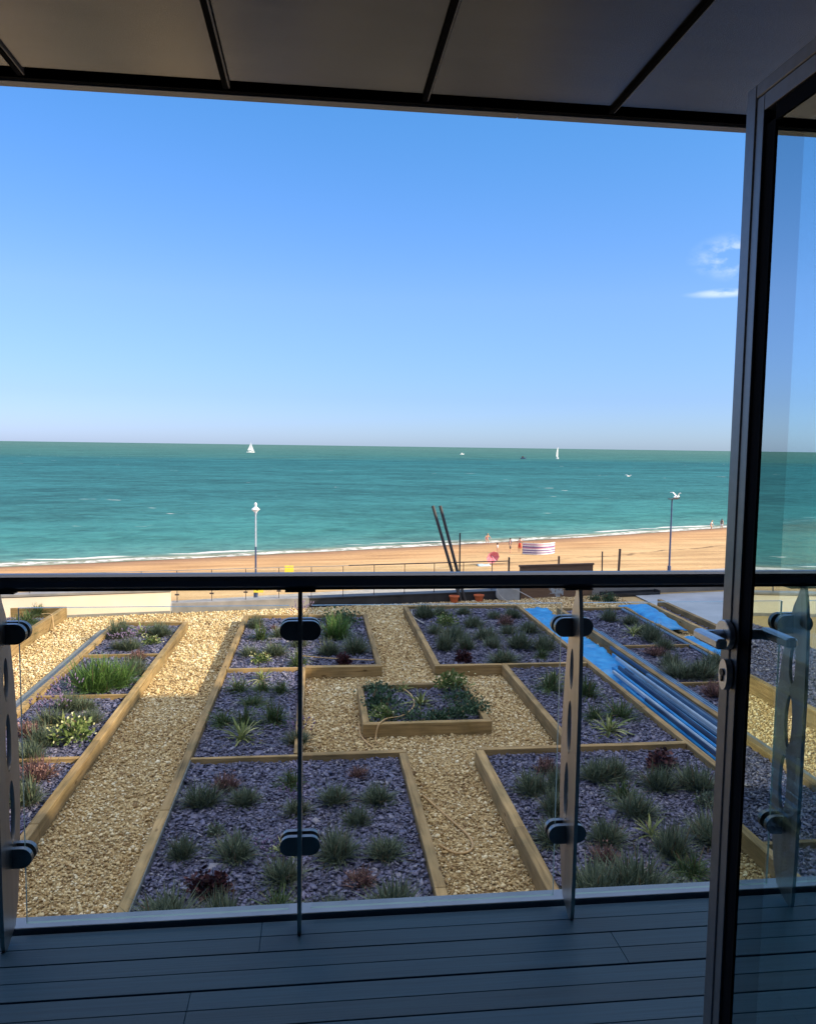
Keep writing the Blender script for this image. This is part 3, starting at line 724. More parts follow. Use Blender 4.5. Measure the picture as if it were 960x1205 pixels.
# ------------------------------------------------------------------ canopy over the balcony
cn = thing('balcony_canopy', (0, 1.5, 2.6), 'dark panelled canopy soffit overhead with black seams and a drip edge', 'canopy')
seams = [-4.58, -3.965, -3.35, -2.735, -2.12, -1.505, -0.89, -0.285, 0.335, 0.950, 1.565, 2.18, 2.795, 3.41]
for i in range(len(seams)-1):
    s = MB(); s.box(seams[i]+0.012, seams[i+1]-0.012, 0.505, 2.535, 2.585, 2.60, bev=0.002); s.build('soffit_panel', M['soffit'], cn)
s = MB(); s.box(-4.6, 3.45, 0.505, 2.636, 2.602, 2.86); s.build('canopy_core', M['soffit_gap'], cn)
for X in seams:
    s = MB(); s.box(X-0.0105, X+0.0045, 0.505, 2.57, 2.574, 2.601); s.box(X+0.005, X+0.0095, 0.505, 2.57, 2.577, 2.601, mi=1)
    s.build('seam', [M['soffit_gap'], M['soffit_edge']], cn)
s = MB(); s.box(-4.6, 3.45, 2.575, 2.592, 2.572, 2.601); s.build('shadow_channel', M['soffit_gap'], cn)
for a, c in ((-4.6, -1.90), (-1.899, 0.650), (0.652, 3.45)):
    s = MB(); s.box(a, c, 2.600, 2.640, 2.570, 2.90, bev=0.001); s.build('drip_edge', M['soffit_edge'], cn)

# ------------------------------------------------------------------ open balcony door
XD = 0.735
dr = thing('balcony_door', (XD+0.03, 0.52, 0.02), 'open glazed door with dark grey frame at the right edge of the balcony', 'door')
s = MB(); s.box(XD, XD+0.062, 1.305, 1.335, 0.02, 2.10, bev=0.0015); s.box(XD+0.0025, XD+0.0595, 1.283, 1.305, 0.02, 2.075, bev=0.0008)
s.build('stile', M['frame'], dr)
s = MB(); s.box(XD+0.007, XD+0.058, 1.254, 1.2825, 0.10, 2.025); s.box(XD+0.007, XD+0.058, 0.555, 1.2538, 2.022, 2.048); s.box(XD+0.007, XD+0.058, 0.555, 1.2538, 0.10, 0.13)
s.build('glazing_bead', M['bead'], dr)
s = MB(); s.box(XD, XD+0.062, 0.50, 1.3045, 2.076, 2.10, bev=0.0015); s.box(XD+0.0025, XD+0.0595, 0.555, 1.2825, 2.0485, 2.0755, bev=0.0008); s.build('top_rail', M['frame'], dr)
s = MB(); s.box(XD, XD+0.062, 0.50, 1.3045, 0.02, 0.0995, bev=0.0015); s.build('bottom_rail', M['frame'], dr)
s = MB(); s.box(XD, XD+0.062, 0.50, 0.554, 0.10, 2.0755, bev=0.0015); s.build('hinge_stile', M['frame'], dr)
for xx in (XD+0.0095, XD+0.033):
    s = MB(); s.add([(xx, 0.555, 0.13), (xx, 1.2538, 0.13), (xx, 1.2538, 2.022), (xx, 0.555, 2.022)], [(0, 1, 2, 3)]); s.build('glass_pane', M['doorglass'], dr)
# lever handle
hz, hy = 1.150, 1.312
s = MB(); s.tube([(XD-0.0005, hy, hz), (XD-0.009, hy, hz), (XD-0.0105, hy, hz)], [0.027, 0.027, 0.0255], n=28)
ro = s.build('rosette', M['handle'], dr, smooth=False)
s = MB(); s.tube([(XD-0.0108, hy, hz), (XD-0.040, hy, hz), (XD-0.048, hy-0.003, hz), (XD-0.053, hy-0.012, hz)], [0.0095, 0.0095, 0.0095, 0.0095], n=14)
s.build('neck', M['handle'], ro, smooth=True)
s = MB(); s.box(XD-0.064, XD-0.044, hy-0.082, hy+0.006, hz-0.006, hz+0.012, bev=0.004); s.build('lever', M['handle'], ro)
s = MB(); s.prism([(1.302+0.0145*math.cos(2*PI*k/28), 1.080+0.028*math.sin(2*PI*k/28)) for k in range(28)], 0, XD-0.012, XD-0.0005)
lk = s.build('lock_escutcheon', M['handle'], dr)
s = MB(); s.tube([(XD-0.0122, 1.302, 1.084), (XD-0.0150, 1.302, 1.084)], 0.0068, n=16); s.box(XD-0.0152, XD-0.0122, 1.3, 1.304, 1.068, 1.078); s.build('key_cylinder', M['black_metal'], lk)

# ------------------------------------------------------------------ roof garden: gravel, beds
def par_y(X): return 18.95+0.16*(X+1.5)
g = MB(); g.add([(-34, 0.31, GARD), (12.5, 0.31, GARD), (12.5, par_y(12.5)+.3, GARD), (-34, par_y(-34)+.3, GARD)], [(0, 1, 2, 3)])
tag(g.build('gravel_path', M['gravel_bed']), kind='structure')
g = MB(); g.add([(8.62, 4, GARD+.03), (12.4, 4, GARD+.03), (12.4, 20.9, GARD+.03), (8.62, 20.3, GARD+.03)], [(0, 1, 2, 3)])
tag(g.build('flat_roof', M['flatroof']), kind='structure')

def run_x(t, x0, x1, y0, y1, top=TOP, base=GARD):
    n = max(1, round((x1-x0)/2.4)); 
    for k in range(n):
        m = MB(); m.box(x0+(x1-x0)*k/n+(0.002 if k else 0), x0+(x1-x0)*(k+1)/n-(0.002 if k < n-1 else 0), y0, y1, base+0.004, top+random.uniform(-.004, .003), bev=0.006)
        m.build('sleeper', M['wood_x'], t)
def run_y(t, y0, y1, x0, x1, top=TOP, base=GARD, step=2.4):
    n = max(1, round((y1-y0)/step)); 
    for k in range(n):
        j = random.uniform(-.004, .004)
        m = MB(); m.box(x0+j, x1+j, y0+(y1-y0)*k/n+(0.002 if k else 0), y0+(y1-y0)*(k+1)/n-(0.002 if k < n-1 else 0), base+0.004, top+random.uniform(-.004, .003), bev=0.006)
        m.build('sleeper', M['wood_y'], t)
W = 0.1
beds = []   # slate rectangles (x0,x1,y0,y1)
def divider(t, x0, x1, y): 
    m = MB(); m.box(x0+.002, x1-.002, y-.028, y+.028, GARD+.01, TOP-.012, bev=.005); m.build('divider', M['wood_x'], t)
# left long bed
tL = thing('raised_bed', (-3.5, 10.5, GARD), 'long timber edged slate bed left of the sunlit path, split by cross boards', 'raised bed', 'timber raised beds of the roof garden')
run_y(tL, 3.4, 16.85, -2.85, -2.75); run_y(tL, 3.4, 16.95, -4.27, -4.17); run_x(tL, -4.169, -2.75, 16.852, 16.95)
for y in (14.36, 12.02, 9.60, 6.9): divider(tL, -4.17, -2.85, y)
beds += [(-4.17, -2.85, 3.4, 16.85)]
# middle bed: back, narrow middle and wide front sections
tM = thing('raised_bed', (-.3, 10.5, GARD), 'stepped timber edged slate bed between the left path and the centre path', 'raised bed', 'timber raised beds of the roof garden')
run_y(tM, 3.4, 17.42, -1.62, -1.52); run_x(tM, -1.62, 1.12, 17.425, 17.52); run_y(tM, 13.37, 17.42, 1.03, 1.12)
run_x(tM, -.20, 1.12, 13.24, 13.365); divider(tM, -1.52, -.202, 13.30)
run_y(tM, 9.50, 13.238, -.285, -.195); run_x(tM, -.195, 1.12, 9.402, 9.498); divider(tM, -1.52, -.197, 9.452)
run_y(tM, 3.4, 9.40, 1.015, 1.115)
beds += [(-1.52, 1.03, 13.365, 17.42), (-1.52, -.285, 9.48, 13.27), (-1.52, 1.015, 3.4, 9.42)]
# centre bed
tC = thing('raised_bed', (1.53, 11.35, GARD), 'small square timber bed in the middle of the gravel, full of evergreens', 'raised bed', 'timber raised beds of the roof garden')
run_x(tC, .625, 2.43, 10.42, 10.515); run_x(tC, .635, 2.42, 12.16, 12.255); run_y(tC, 10.517, 12.158, .635, .725); run_y(tC, 10.517, 12.158, 2.33, 2.42)
for fx in (.72, 2.33):
    m = MB(); m.box(fx-.05, fx+.05, 10.44, 10.50, GARD-.01, GARD+.006); m.build('foot', M['membrane'], tC)
beds += [(.725, 2.33, 10.515, 12.16)]
# right bed
tR = thing('raised_bed', (3.5, 10.5, GARD), 'stepped timber edged slate bed between the centre path and the blue sheets', 'raised bed', 'timber raised beds of the roof garden')
run_y(tR, 13.30, 18.28, 2.04, 2.14); run_x(tR, 2.04, 4.88, 18.285, 18.38); run_x(tR, 2.04, 3.24, 13.20, 13.298); run_x(tR, 3.242, 4.78, 13.215, 13.298)
run_y(tR, 9.50, 13.212, 3.22, 3.32); run_x(tR, 2.02, 4.78, 9.41, 9.498); run_y(tR, 3.4, 9.408, 1.98, 2.09); run_y(tR, 3.4, 18.283, 4.785, 4.875)
beds += [(2.14, 4.785, 13.298, 18.285), (3.32, 4.785, 9.498, 13.215), (2.09, 4.785, 3.4, 9.41)]
# narrow bed past the blue sheets
tF = thing('raised_bed', (6.5, 10.5, GARD), 'narrow timber edged bed of dense lavender right of the blue plastic lengths', 'raised bed', 'timber raised beds of the roof garden')
run_y(tF, 3.4, 17.9, 5.70, 5.80); run_y(tF, 3.4, 18.0, 7.36, 7.45); run_x(tF, 5.70, 7.358, 17.905, 18.0)
for y in (14.42, 12.0, 9.6): divider(tF, 5.80, 7.36, y)
beds += [(5.80, 7.36, 3.4, 17.905)]
# far left bed and far right bed
tE = thing('raised_bed', (-6.3, 15, GARD), 'tall timber bed at the far left with grassy planting against the cream wall', 'raised bed', 'timber raised beds of the roof garden')
run_y(tE, 3.4, 18.1, -5.72, -5.62, top=TOP+.09); run_x(tE, -8.3, -5.62, 18.102, 18.2, top=TOP+.09)
beds += [(-8.3, -5.72, 3.4, 17.75)]
tG = thing('raised_bed', (8.3, 14, GARD), 'timber edge at the far right half hidden under blue tarpaulin beside the flat roof', 'raised bed', 'timber raised beds of the roof garden')
run_y(tG, 3.4, 18.3, 8.10, 8.20, top=TOP+.03); run_y(tG, 3.4, 18.6, 8.50, 8.60, top=TOP+.06)
beds += [(8.20, 8.50, 3.4, 18.3)]

sb = MB()
for (x0, x1, y0, y1) in beds:
    sb.add([(x0, y0, SLATE-.008), (x1, y0, SLATE-.008), (x1, y1, SLATE-.008), (x0, y1, SLATE-.008)], [(0, 1, 2, 3)])
tag(sb.build('slate_ground', M['slate_bed']), kind='structure')

# loose slate chips: one carpet per bed
def rot_mats(n, flat=1.0):
    az = rng.uniform(0, 2*PI, n); ti = rng.normal(0, 0.32*flat, n); ti2 = rng.normal(0, 0.32*flat, n)
    ca, sa = np.cos(az), np.sin(az); cx, sx = np.cos(ti), np.sin(ti); cy, sy = np.cos(ti2), np.sin(ti2)
    Z = np.zeros(n); O = np.ones(n)
    Rz = np.stack([np.stack([ca, -sa, Z], -1), np.stack([sa, ca, Z], -1), np.stack([Z, Z, O], -1)], 1)
    Rx = np.stack([np.stack([O, Z, Z], -1), np.stack([Z, cx, -sx], -1), np.stack([Z, sx, cx], -1)], 1)
    Ry = np.stack([np.stack([cy, Z, sy], -1), np.stack([Z, O, Z], -1), np.stack([-sy, Z, cy], -1)], 1)
    return Rz @ Rx @ Ry
CUBE = np.array([(x, y, z) for x in (-1, 1) for y in (-1, 1) for z in (-1, 1)], float)
CF = np.array([(0, 1, 3, 2), (4, 6, 7, 5), (0, 4, 5, 1), (2, 3, 7, 6), (0, 2, 6, 4), (1, 5, 7, 3)])
def scatter_pts(x0, x1, y0, y1, dens):
    """denser near the balcony"""
    out = []
    y = y0
    while y < y1-1e-6:
        ye = min(y+1.0, y1); n = int(dens(0.5*(y+ye))*(x1-x0)*(ye-y))
        out.append(np.stack([rng.uniform(x0, x1, n), rng.uniform(y, ye, n)], -1)); y = ye
    return np.concatenate(out)
def slate_carpet(rect):
    x0, x1, y0, y1 = rect; y0 = max(y0, 5.0)
    pts = scatter_pts(x0+.02, x1-.02, y0, y1-.02, lambda y: 1700 if y < 9.5 else (1000 if y < 13.5 else 620))
    n = len(pts); far_ = np.clip((pts[:, 1]-8)/10, 0, 1)
    k = (1+0.45*far_)[:, None, None]
    big = np.exp(rng.normal(0, .38, n))
    half = np.stack([rng.uniform(.009, .021, n)*big, rng.uniform(.0065, .0135, n)*big, rng.uniform(.002, .005, n)*big**.5], -1)
    v = CUBE[None]*half[:, None, :]*k
    v[:, :, :2] *= rng.uniform(0.65, 1.2, (n, 8, 1)); v += rng.normal(0, .0015, v.shape)
    v = np.einsum('nij,nkj->nki', rot_mats(n, 1.0), v)
    v[:, :, 0] += pts[:, 0:1]; v[:, :, 1] += pts[:, 1:2]; v[:, :, 2] += (SLATE+rng.uniform(0, .022, n))[:, None]
    f = (CF[None]+(np.arange(n)*8)[:, None, None]).reshape(-1, 4)
    o = np_mesh('slate_chippings', v.reshape(-1, 3), f, M['slate'])
    return tag(o, kind='stuff')
for r in beds:
    slate_carpet(r)

# gravel stones
phi = (1+5**.5)/2
ICO = np.array([(-1, phi, 0), (1, phi, 0), (-1, -phi, 0), (1, -phi, 0), (0, -1, phi), (0, 1, phi), (0, -1, -phi), (0, 1, -phi), (phi, 0, -1), (phi, 0, 1), (-phi, 0, -1), (-phi, 0, 1)], float)
ICO /= np.linalg.norm(ICO[0])
IF = np.array([(0, 11, 5), (0, 5, 1), (0, 1, 7), (0, 7, 10), (0, 10, 11), (1, 5, 9), (5, 11, 4), (11, 10, 2), (10, 7, 6), (7, 1, 8), (3, 9, 4), (3, 4, 2), (3, 2, 6), (3, 6, 8), (3, 8, 9), (4, 9, 5), (2, 4, 11), (6, 2, 10), (8, 6, 7), (9, 8, 1)])
solid = [(-4.56, -2.75, 0, 16.95), (-1.62, 1.12, 13.24, 17.52), (-1.62, -.195, 9.4, 13.3), (-1.62, 1.115, 0, 9.5), (.625, 2.43, 10.42, 12.255), (2.04, 4.875, 13.2, 18.38),
         (3.22, 4.875, 9.4, 13.3), (1.98, 4.875, 0, 9.5), (5.70, 7.45, 0, 18.0), (-9, -5.62, 0, 18.2), (8.1, 9.5, 0, 21)]
def gravel(x0, x1, y0, y1, dens, k=1.0):
    pts = scatter_pts(x0, x1, y0, y1, dens)
    keep = pts[:, 1] < par_y(pts[:, 0])-.02
    for (a, c, e_, f_) in solid:
        keep &= ~((pts[:, 0] > a-.004) & (pts[:, 0] < c+.004) & (pts[:, 1] > e_-.004) & (pts[:, 1] < f_+.004))
    pts = pts[keep]; n = len(pts)
    far_ = np.clip((pts[:, 1]-8)/10, 0, 1)
    sz = rng.lognormal(math.log(.0112), .36, n)*(1+.55*far_)*k; sz = np.clip(sz, .006, .036)
    half = np.stack([sz*rng.uniform(.9, 1.4, n), sz*rng.uniform(.65, 1.0, n), sz*rng.uniform(.40, .75, n)], -1)
    v = (ICO[None]*rng.uniform(.82, 1.16, (n, 12, 1)))*half[:, None, :]
    v = np.einsum('nij,nkj->nki', rot_mats(n, 1.3), v)
    v[:, :, 0] += pts[:, 0:1]; v[:, :, 1] += pts[:, 1:2]; v[:, :, 2] += (GARD+rng.uniform(-.002, .022, n))[:, None]
    f = (IF[None]+(np.arange(n)*12)[:, None, None]).reshape(-1, 3)
    return np_mesh('gravel_stones', v.reshape(-1, 3), f, M['gravel'], smooth=False)
tag(gravel(-5.76, 8.1, 5.0, 20.4, lambda y: 2800 if y < 8.5 else (2000 if y < 13.5 else 1100)), kind='stuff')

# ------------------------------------------------------------------ plants
def blades(n, R, H, w, spread, base, curve, seed, lens_=(0.6, 1.0), seg=2, droop=0.0):
    """tapered leaf blades rising from a small base; returns verts, faces"""
    r = random.Random(seed); vs = []; fs = []
    for _ in range(n):
        az = r.uniform(0, 2*PI); el = r.random()**spread      # 0 = upright, 1 = flat
        L = r.uniform(*lens_); a2 = r.uniform(0, 2*PI); br = base*math.sqrt(r.random())
        p0 = Vector((br*math.cos(a2), br*math.sin(a2), 0))
        out = Vector((math.cos(az), math.sin(az), 0)); side = Vector((-math.sin(az), math.cos(az), 0))
        side = (side+out*r.uniform(-.6, .6)).normalized()
        ww = w*r.uniform(.7, 1.3); pts = []
        for k in range(seg+1):
            t = k/seg; ang = el*(1.0+curve*t)
            rad = R*L*t*math.sin(min(ang, 1.0)*PI/2*0.95); z = H*L*t*math.cos(min(ang, 1.25)*PI/2*0.85)-droop*el*t*t*H
            pts.append(p0+out*rad+Vector((0, 0, max(z, 0.004*k))))
        b = len(vs)
        for k, q in enumerate(pts[:-1]):
            t = k/seg; hw = ww*(0.6+0.8*t if t < .5 else 1.4-0.8*t)*0.5
            vs += [q-side*hw, q+side*hw]
        vs.append(pts[-1])
        for k in range(seg-1):
            fs.append((b+2*k, b+2*k+1, b+2*k+3, b+2*k+2))
        fs.append((b+2*(seg-1), b+2*(seg-1)+1, b+2*seg))
    return vs, fs
def leaves(n, R, H, lw, ll, seed, low=0.1, shell=0.45):
    r = random.Random(seed); vs = []; fs = []
    # several lobes give the clump an uneven outline
    lobes = [(r.uniform(0, 2*PI), r.uniform(.2, .6), r.uniform(.55, 1.0)) for _ in range(6)]
    for _ in range(n):
        a, o, s = r.choice(lobes)
        d = Vector((r.gauss(0, 1), r.gauss(0, 1), abs(r.gauss(0, 1))+.05)).normalized()
        rr = (shell+(1-shell)*r.random())*s*.62
        c = Vector((math.cos(a)*o*R*.62+d.x*rr*R, math.sin(a)*o*R*.62+d.y*rr*R, low*H+d.z*rr*H*1.45))
        t = (d+Vector((r.gauss(0, .5), r.gauss(0, .5), r.gauss(0, .5)))).normalized()
        u = t.cross(Vector((r.gauss(0, 1), r.gauss(0, 1), r.gauss(0, 1)))).normalized()
        l = ll*r.uniform(.6, 1.3); w_ = lw*r.uniform(.7, 1.3); b = len(vs)
        vs += [c, c+t*l*.5+u*w_*.5, c+t*l, c+t*l*.5-u*w_*.5]; fs.append((b, b+1, b+2, b+3))
    return vs, fs
def spikes(n, R, H, seed, r0=.006):
    r = random.Random(seed); vs = []; fs = []
    for _ in range(n):
        az = r.uniform(0, 2*PI); rad = R*math.sqrt(r.random())*.95; h0 = H*r.uniform(.85, 1.25)
        tip = Vector((math.cos(az)*rad, math.sin(az)*rad, h0)); dn = Vector((math.cos(az)*rad*.18, math.sin(az)*rad*.18, h0*.2))
        ax = (tip-dn).normalized(); u = ax.orthogonal().normalized(); v = ax.cross(u)
        b = len(vs); L = r.uniform(.03, .055)*(H/.3); q = r0*(H/.3)
        vs += [tip, tip-ax*L*.45+u*q, tip-ax*L*.45+v*q, tip-ax*L*.45-u*q, tip-ax*L*.45-v*q, tip-ax*L]
        fs += [(b, b+1, b+2), (b, b+2, b+3), (b, b+3, b+4), (b, b+4, b+1), (b+5, b+2, b+1), (b+5, b+3, b+2), (b+5, b+4, b+3), (b+5, b+1, b+4)]
    return vs, fs
def mesh_of(name, *parts):
    """one mesh; parts = (verts, faces), material, (verts, faces), material ..."""
    vs = []; fs = []; mi = []; me = bpy.data.meshes.new(name)
    for k in range(0, len(parts), 2):
        b = len(vs); vs += [tuple(v) for v in parts[k][0]]; fs += [tuple(b+i for i in f) for f in parts[k][1]]; mi += [k//2]*len(parts[k][1])
        me.materials.append(parts[k+1])
    me.from_pydata(vs, [], fs); me.polygons.foreach_set('material_index', mi); me.update(); return me

# variants, built at 1 m across and scaled to each plant
VAR = {}
for k in range(4):
    VAR.setdefault('lav', []).append(mesh_of('lavender', blades(560, .50, .60, .019, .55, .20, .10, 100+k, (.45, 1.05)), M['lav']))
    VAR.setdefault('lavf', []).append(mesh_of('lavender_in_flower', blades(480, .50, .60, .020, .6, .20, .10, 140+k, (.45, 1.05)), M['lav'], spikes(44, .50, .70, 150+k, .009), M['spike']))
    VAR.setdefault('grass', []).append(mesh_of('grass', blades(330, .56, .56, .017, .75, .14, .55, 200+k, (.45, 1.1), 3, .18), M['grass']))
    VAR.setdefault('heath', []).append(mesh_of('heather', blades(200, .48, .52, .030, .6, .2, .0, 300+k), M['heath'], leaves(150, .5, .5, .035, .05, 320+k), M['pinkspike']))
    VAR.setdefault('shrub', []).append(mesh_of('evergreen', leaves(520, .66, .42, .045, .085, 400+k, .06, .2), M['shrub']))
for k in range(3):
    VAR.setdefault('spid', []).append(mesh_of('striped', blades(54, .54, .48, .040, .8, .05, .85, 500+k, (.6, 1.1), 4, .30), M['spid']))
    VAR.setdefault('dark', []).append(mesh_of('burgundy', leaves(700, .40, .50, .075, .095, 600+k, .04, .0), M['dark']))
    VAR.setdefault('hebe', []).append(mesh_of('silver', leaves(380, .56, .45, .06, .10, 700+k, .1, .1), M['hebe']))
    VAR.setdefault('white', []).append(mesh_of('lime', leaves(360, .60, .48, .06, .10, 800+k, .1, .3), M['white_leaf'], leaves(70, .62, .52, .045, .05, 830+k, .14, .75), M['blossom']))
    VAR.setdefault('big', []).append(mesh_of('bright', blades(760, .50, .70, .014, .62, .24, .15, 900+k, (.45, 1.05), 3), M['big']))

KIND = {'lav': ('lavender_plant', 'grey green lavender', 'lavender'), 'lavf': ('lavender_plant', 'purple spiked lavender', 'lavender'),
        'grass': ('grass_tuft', 'green grassy tuft', 'grass tuft'), 'heath': ('heather_plant', 'pinkish brown heather', 'heather'),
        'dark': ('heuchera_plant', 'dark burgundy leafed plant', 'plant'), 'spid': ('variegated_plant', 'yellow striped spiky plant', 'plant'),
        'shrub': ('evergreen_shrub', 'low dark evergreen clump', 'shrub'), 'hebe': ('hebe_plant', 'silvery green leafy plant', 'plant'),
        'white': ('flowering_plant', 'lime plant with cream flowers', 'plant'), 'big': ('bushy_plant', 'tall bright green bushy plant', 'plant')}
BED = {'M3': 'front middle bed', 'M2': 'narrow middle bed', 'M1': 'back middle bed', 'C': 'square centre bed',
       'R1': 'back right bed', 'R2': 'narrow right bed', 'R3': 'front right bed', 'L': 'long left bed', 'FR': 'bed beyond the blue sheets', 'FL': 'far left bed'}
PL = """M3 heath -1.01 8.67 .36,M3 lav -1.22 8.31 .38,M3 lav -0.78 8.31 .40,M3 hebe -0.99 7.67 .30,M3 lav -1.25 7.25 .32
M3 lav -0.76 7.21 .38,M3 dark -0.92 6.60 .46,M3 lav -1.22 6.19 .46,M3 lav -0.75 6.16 .42,M3 grass -0.29 8.74 .34
M3 spid -0.32 7.23 .36,M3 grass -0.32 6.23 .42,M3 lavf -0.20 8.04 .36,M3 lavf -0.29 6.75 .36,M3 heath 0.48 8.91 .26
M3 lav 0.20 8.27 .36,M3 lav 0.66 8.23 .38,M3 lav 0.41 7.75 .38,M3 lav 0.20 7.11 .42,M3 lav 0.65 7.10 .36
M3 heath 0.40 6.64 .32,M3 lav 0.13 6.16 .38,M3 lav 0.63 6.16 .44,M2 spid -0.90 12.78 .50,M2 grass -1.22 12.22 .42
M2 grass -0.85 12.24 .44,M2 grass -0.56 12.13 .40,M2 grass -0.95 11.55 .38,M2 grass -1.29 10.78 .46,M2 grass -0.99 10.73 .42
M2 grass -0.60 10.83 .50,M2 spid -0.98 10.16 .55,M2 lavf -0.25 10.04 .40,M1 lav -1.31 16.57 .45,M1 grass -1.11 15.53 .55
M1 heath -0.91 16.39 .25,M1 lav -0.74 15.79 .45,M1 lav -1.23 14.33 .5,M1 lav -0.78 14.36 .55,M1 white -0.98 13.86 .4
M1 grass -0.32 13.65 .55,M1 lavf -0.33 16.76 .5,M1 big 0.39 15.58 .6,M1 shrub 0.49 16.87 .6,M1 lav 0.22 14.36 .45
M1 lav 0.71 14.45 .5,M1 dark 0.46 13.65 .42,M1 lavf -0.35 14.95 .45,C shrub 0.91 12.11 .5,C shrub 1.00 11.37 .62
C white 0.88 10.79 .45,C shrub 1.29 10.76 .5,C shrub 1.65 10.73 .5,C shrub 2.04 10.77 .55,C shrub 2.31 10.97 .45
C shrub 2.16 11.44 .5,C white 2.19 12.02 .45,C spid 1.55 11.37 .62,C spid 1.36 12.08 .4,R1 lav 2.43 17.37 .5
R1 lav 2.82 17.62 .5,R1 white 2.76 16.51 .7,R1 lav 2.47 15.83 .45,R1 lav 2.74 15.23 .55,R1 lav 2.42 14.53 .55
R1 lav 2.86 14.56 .5,R1 dark 2.63 13.68 .42,R1 lav 3.36 16.39 .55,R1 lav 3.41 15.34 .6,R1 lav 3.38 14.66 .42
R1 lav 3.34 13.58 .62,R1 lav 3.99 17.20 .5,R1 lav 4.44 17.27 .55,R1 heath 4.10 16.52 .4,R1 lav 3.95 15.74 .5
R1 lav 4.44 15.86 .5,R1 lav 3.90 14.56 .55,R1 lav 4.36 14.47 .55,R1 grass 4.14 13.87 .45,R1 lav 3.38 17.69 .45
R2 spid 3.93 12.40 .55,R2 grass 3.75 12.00 .75,R2 grass 4.21 11.62 .55,R2 grass 3.95 10.59 .42,R2 grass 4.38 10.67 .5
R2 spid 3.99 10.08 .5,R3 lav 2.43 8.32 .42,R3 heath 2.72 8.83 .4,R3 lav 2.72 8.36 .38,R3 lav 2.54 7.81 .4
R3 lav 2.32 7.23 .4,R3 lav 3.28 8.59 .5,R3 lav 3.51 8.67 .45,R3 grass 3.39 8.09 .42,R3 lav 3.38 7.70 .46
R3 lav 2.85 7.15 .42,R3 heath 2.69 6.77 .4,R3 lav 2.43 6.23 .6,R3 lav 2.75 6.22 .55,R3 spid 3.35 7.23 .46
R3 lav 3.39 6.87 .48,R3 grass 3.40 6.51 .5,R3 dark 4.19 8.86 .5,R3 lav 3.90 8.28 .4,R3 lav 4.32 8.25 .5
R3 hebe 4.24 7.81 .42,R3 lav 3.90 7.09 .5,R3 hebe 3.17 6.23 .3,L lav -3.92 15.90 .55,L spid -3.51 16.09 .55
L lav -3.16 16.00 .6,L white -3.16 15.31 .45,L lavf -3.46 14.89 .5,L lavf -3.67 14.96 .45,L big -3.44 12.50 .75
L big -3.19 12.75 .6,L lav -3.85 13.12 .5,L lav -3.06 13.26 .55,L shrub -3.78 12.75 .4,L heath -3.20 14.17 .4
L lavf -3.58 11.55 .55,L lav -3.37 11.54 .5,L spid -3.43 10.85 .45,L white -3.14 10.32 .55,L lav -3.48 10.18 .55
L heath -3.81 10.56 .5,L lav -3.11 10.95 .45,L heath -3.18 9.12 .5,L lav -3.10 8.51 .5,L lav -3.47 9.71 .45
L lavf -3.62 10.93 .5,FR lav 6.55 16.81 .6,FR lav 6.92 16.45 .55,FR spid 6.60 15.52 .6,FR lav 6.76 15.00 .6
FR heath 6.38 13.91 .55,FR lav 6.32 13.16 .6,FR lav 6.20 12.54 .7,FR lav 6.56 12.47 .75,FR lav 7.06 12.95 .6
FR heath 6.26 11.47 .5,FR lav 6.87 15.58 .5,FR lav 6.73 14.33 .5,FL grass -6.10 17.14 .6,FL grass -6.19 18.07 .5
FL grass -5.96 16.15 .6,FL lav -6.19 18.62 .5"""
plants = []
for it in PL.replace('\n', ',').split(','):
    b_, k_, x_, y_, d_ = it.split(); plants.append((b_, k_, float(x_), float(y_), float(d_)))
SHORT = {'dark': 'the burgundy plant', 'spid': 'the yellow striped plant', 'white': 'the cream flowered plant', 'heath': 'the heather', 'hebe': 'the silvery plant', 'big': 'the bright bushy plant',
         'lav': 'a lavender mound', 'lavf': 'the purple spiked lavender', 'grass': 'a grassy tuft', 'shrub': 'an evergreen clump'}
def rank_words(p):
    """where a plant stands among its like in its bed"""
    same = [q for q in plants if q[0] == p[0] and q[1] == p[1]]
    noun = {'lavf': 'spiked lavender'}.get(p[1], KIND[p[1]][2])
    if len(same) == 1: return 'the only one there'
    if len(same) == 2:
        a, c = sorted(same, key=lambda q: q[3])
        if abs(a[3]-c[3]) > .5: return 'nearer the deck of the two' if p is a else 'farther from the deck'
        a, c = sorted(same, key=lambda q: q[2]); return 'left one of the two' if p is a else 'right one of the two'
    ORD = ['nearest', 'second', 'third', 'fourth', 'fifth', 'sixth', 'seventh', 'eighth', 'ninth', 'tenth', 'eleventh', 'twelfth', 'thirteenth', 'fourteenth', 'fifteenth', 'sixteenth']
    s = sorted(same, key=lambda q: q[3]); i = s.index(p)
    if i == len(s)-1: return 'farthest %s from the deck' % noun
    if i == 0: return '%s nearest the deck' % noun
    return '%s %s from the deck' % (ORD[i], noun)
def neighbour_words(p):
    """beside the nearest plant that stands out, if that is unique"""
    uniq = [q for q in plants if q[0] == p[0] and q[1] != p[1] and sum(1 for z in plants if z[0] == q[0] and z[1] == q[1]) == 1 and q[1] in ('dark', 'spid', 'white', 'heath', 'hebe', 'big')]
    best = None
    for q in uniq:
        dd = math.hypot(q[2]-p[2], q[3]-p[3])
        if dd < 1.5 and (best is None or dd < best[0]): best = (dd, q)
    if best is None: return None
    q = best[1]; dx, dy = p[2]-q[2], p[3]-q[3]
    rel = ('right of ' if dx > 0 else 'left of ') if abs(dx) > abs(dy)*.8 else ('behind ' if dy > 0 else 'in front of ')
    return rel+SHORT[q[1]]
labels = {}
cand = [(neighbour_words(p), rank_words(p)) for p in plants]
from collections import Counter
cnt = Counter((p[0], p[1], c[0]) for p, c in zip(plants, cand) if c[0])
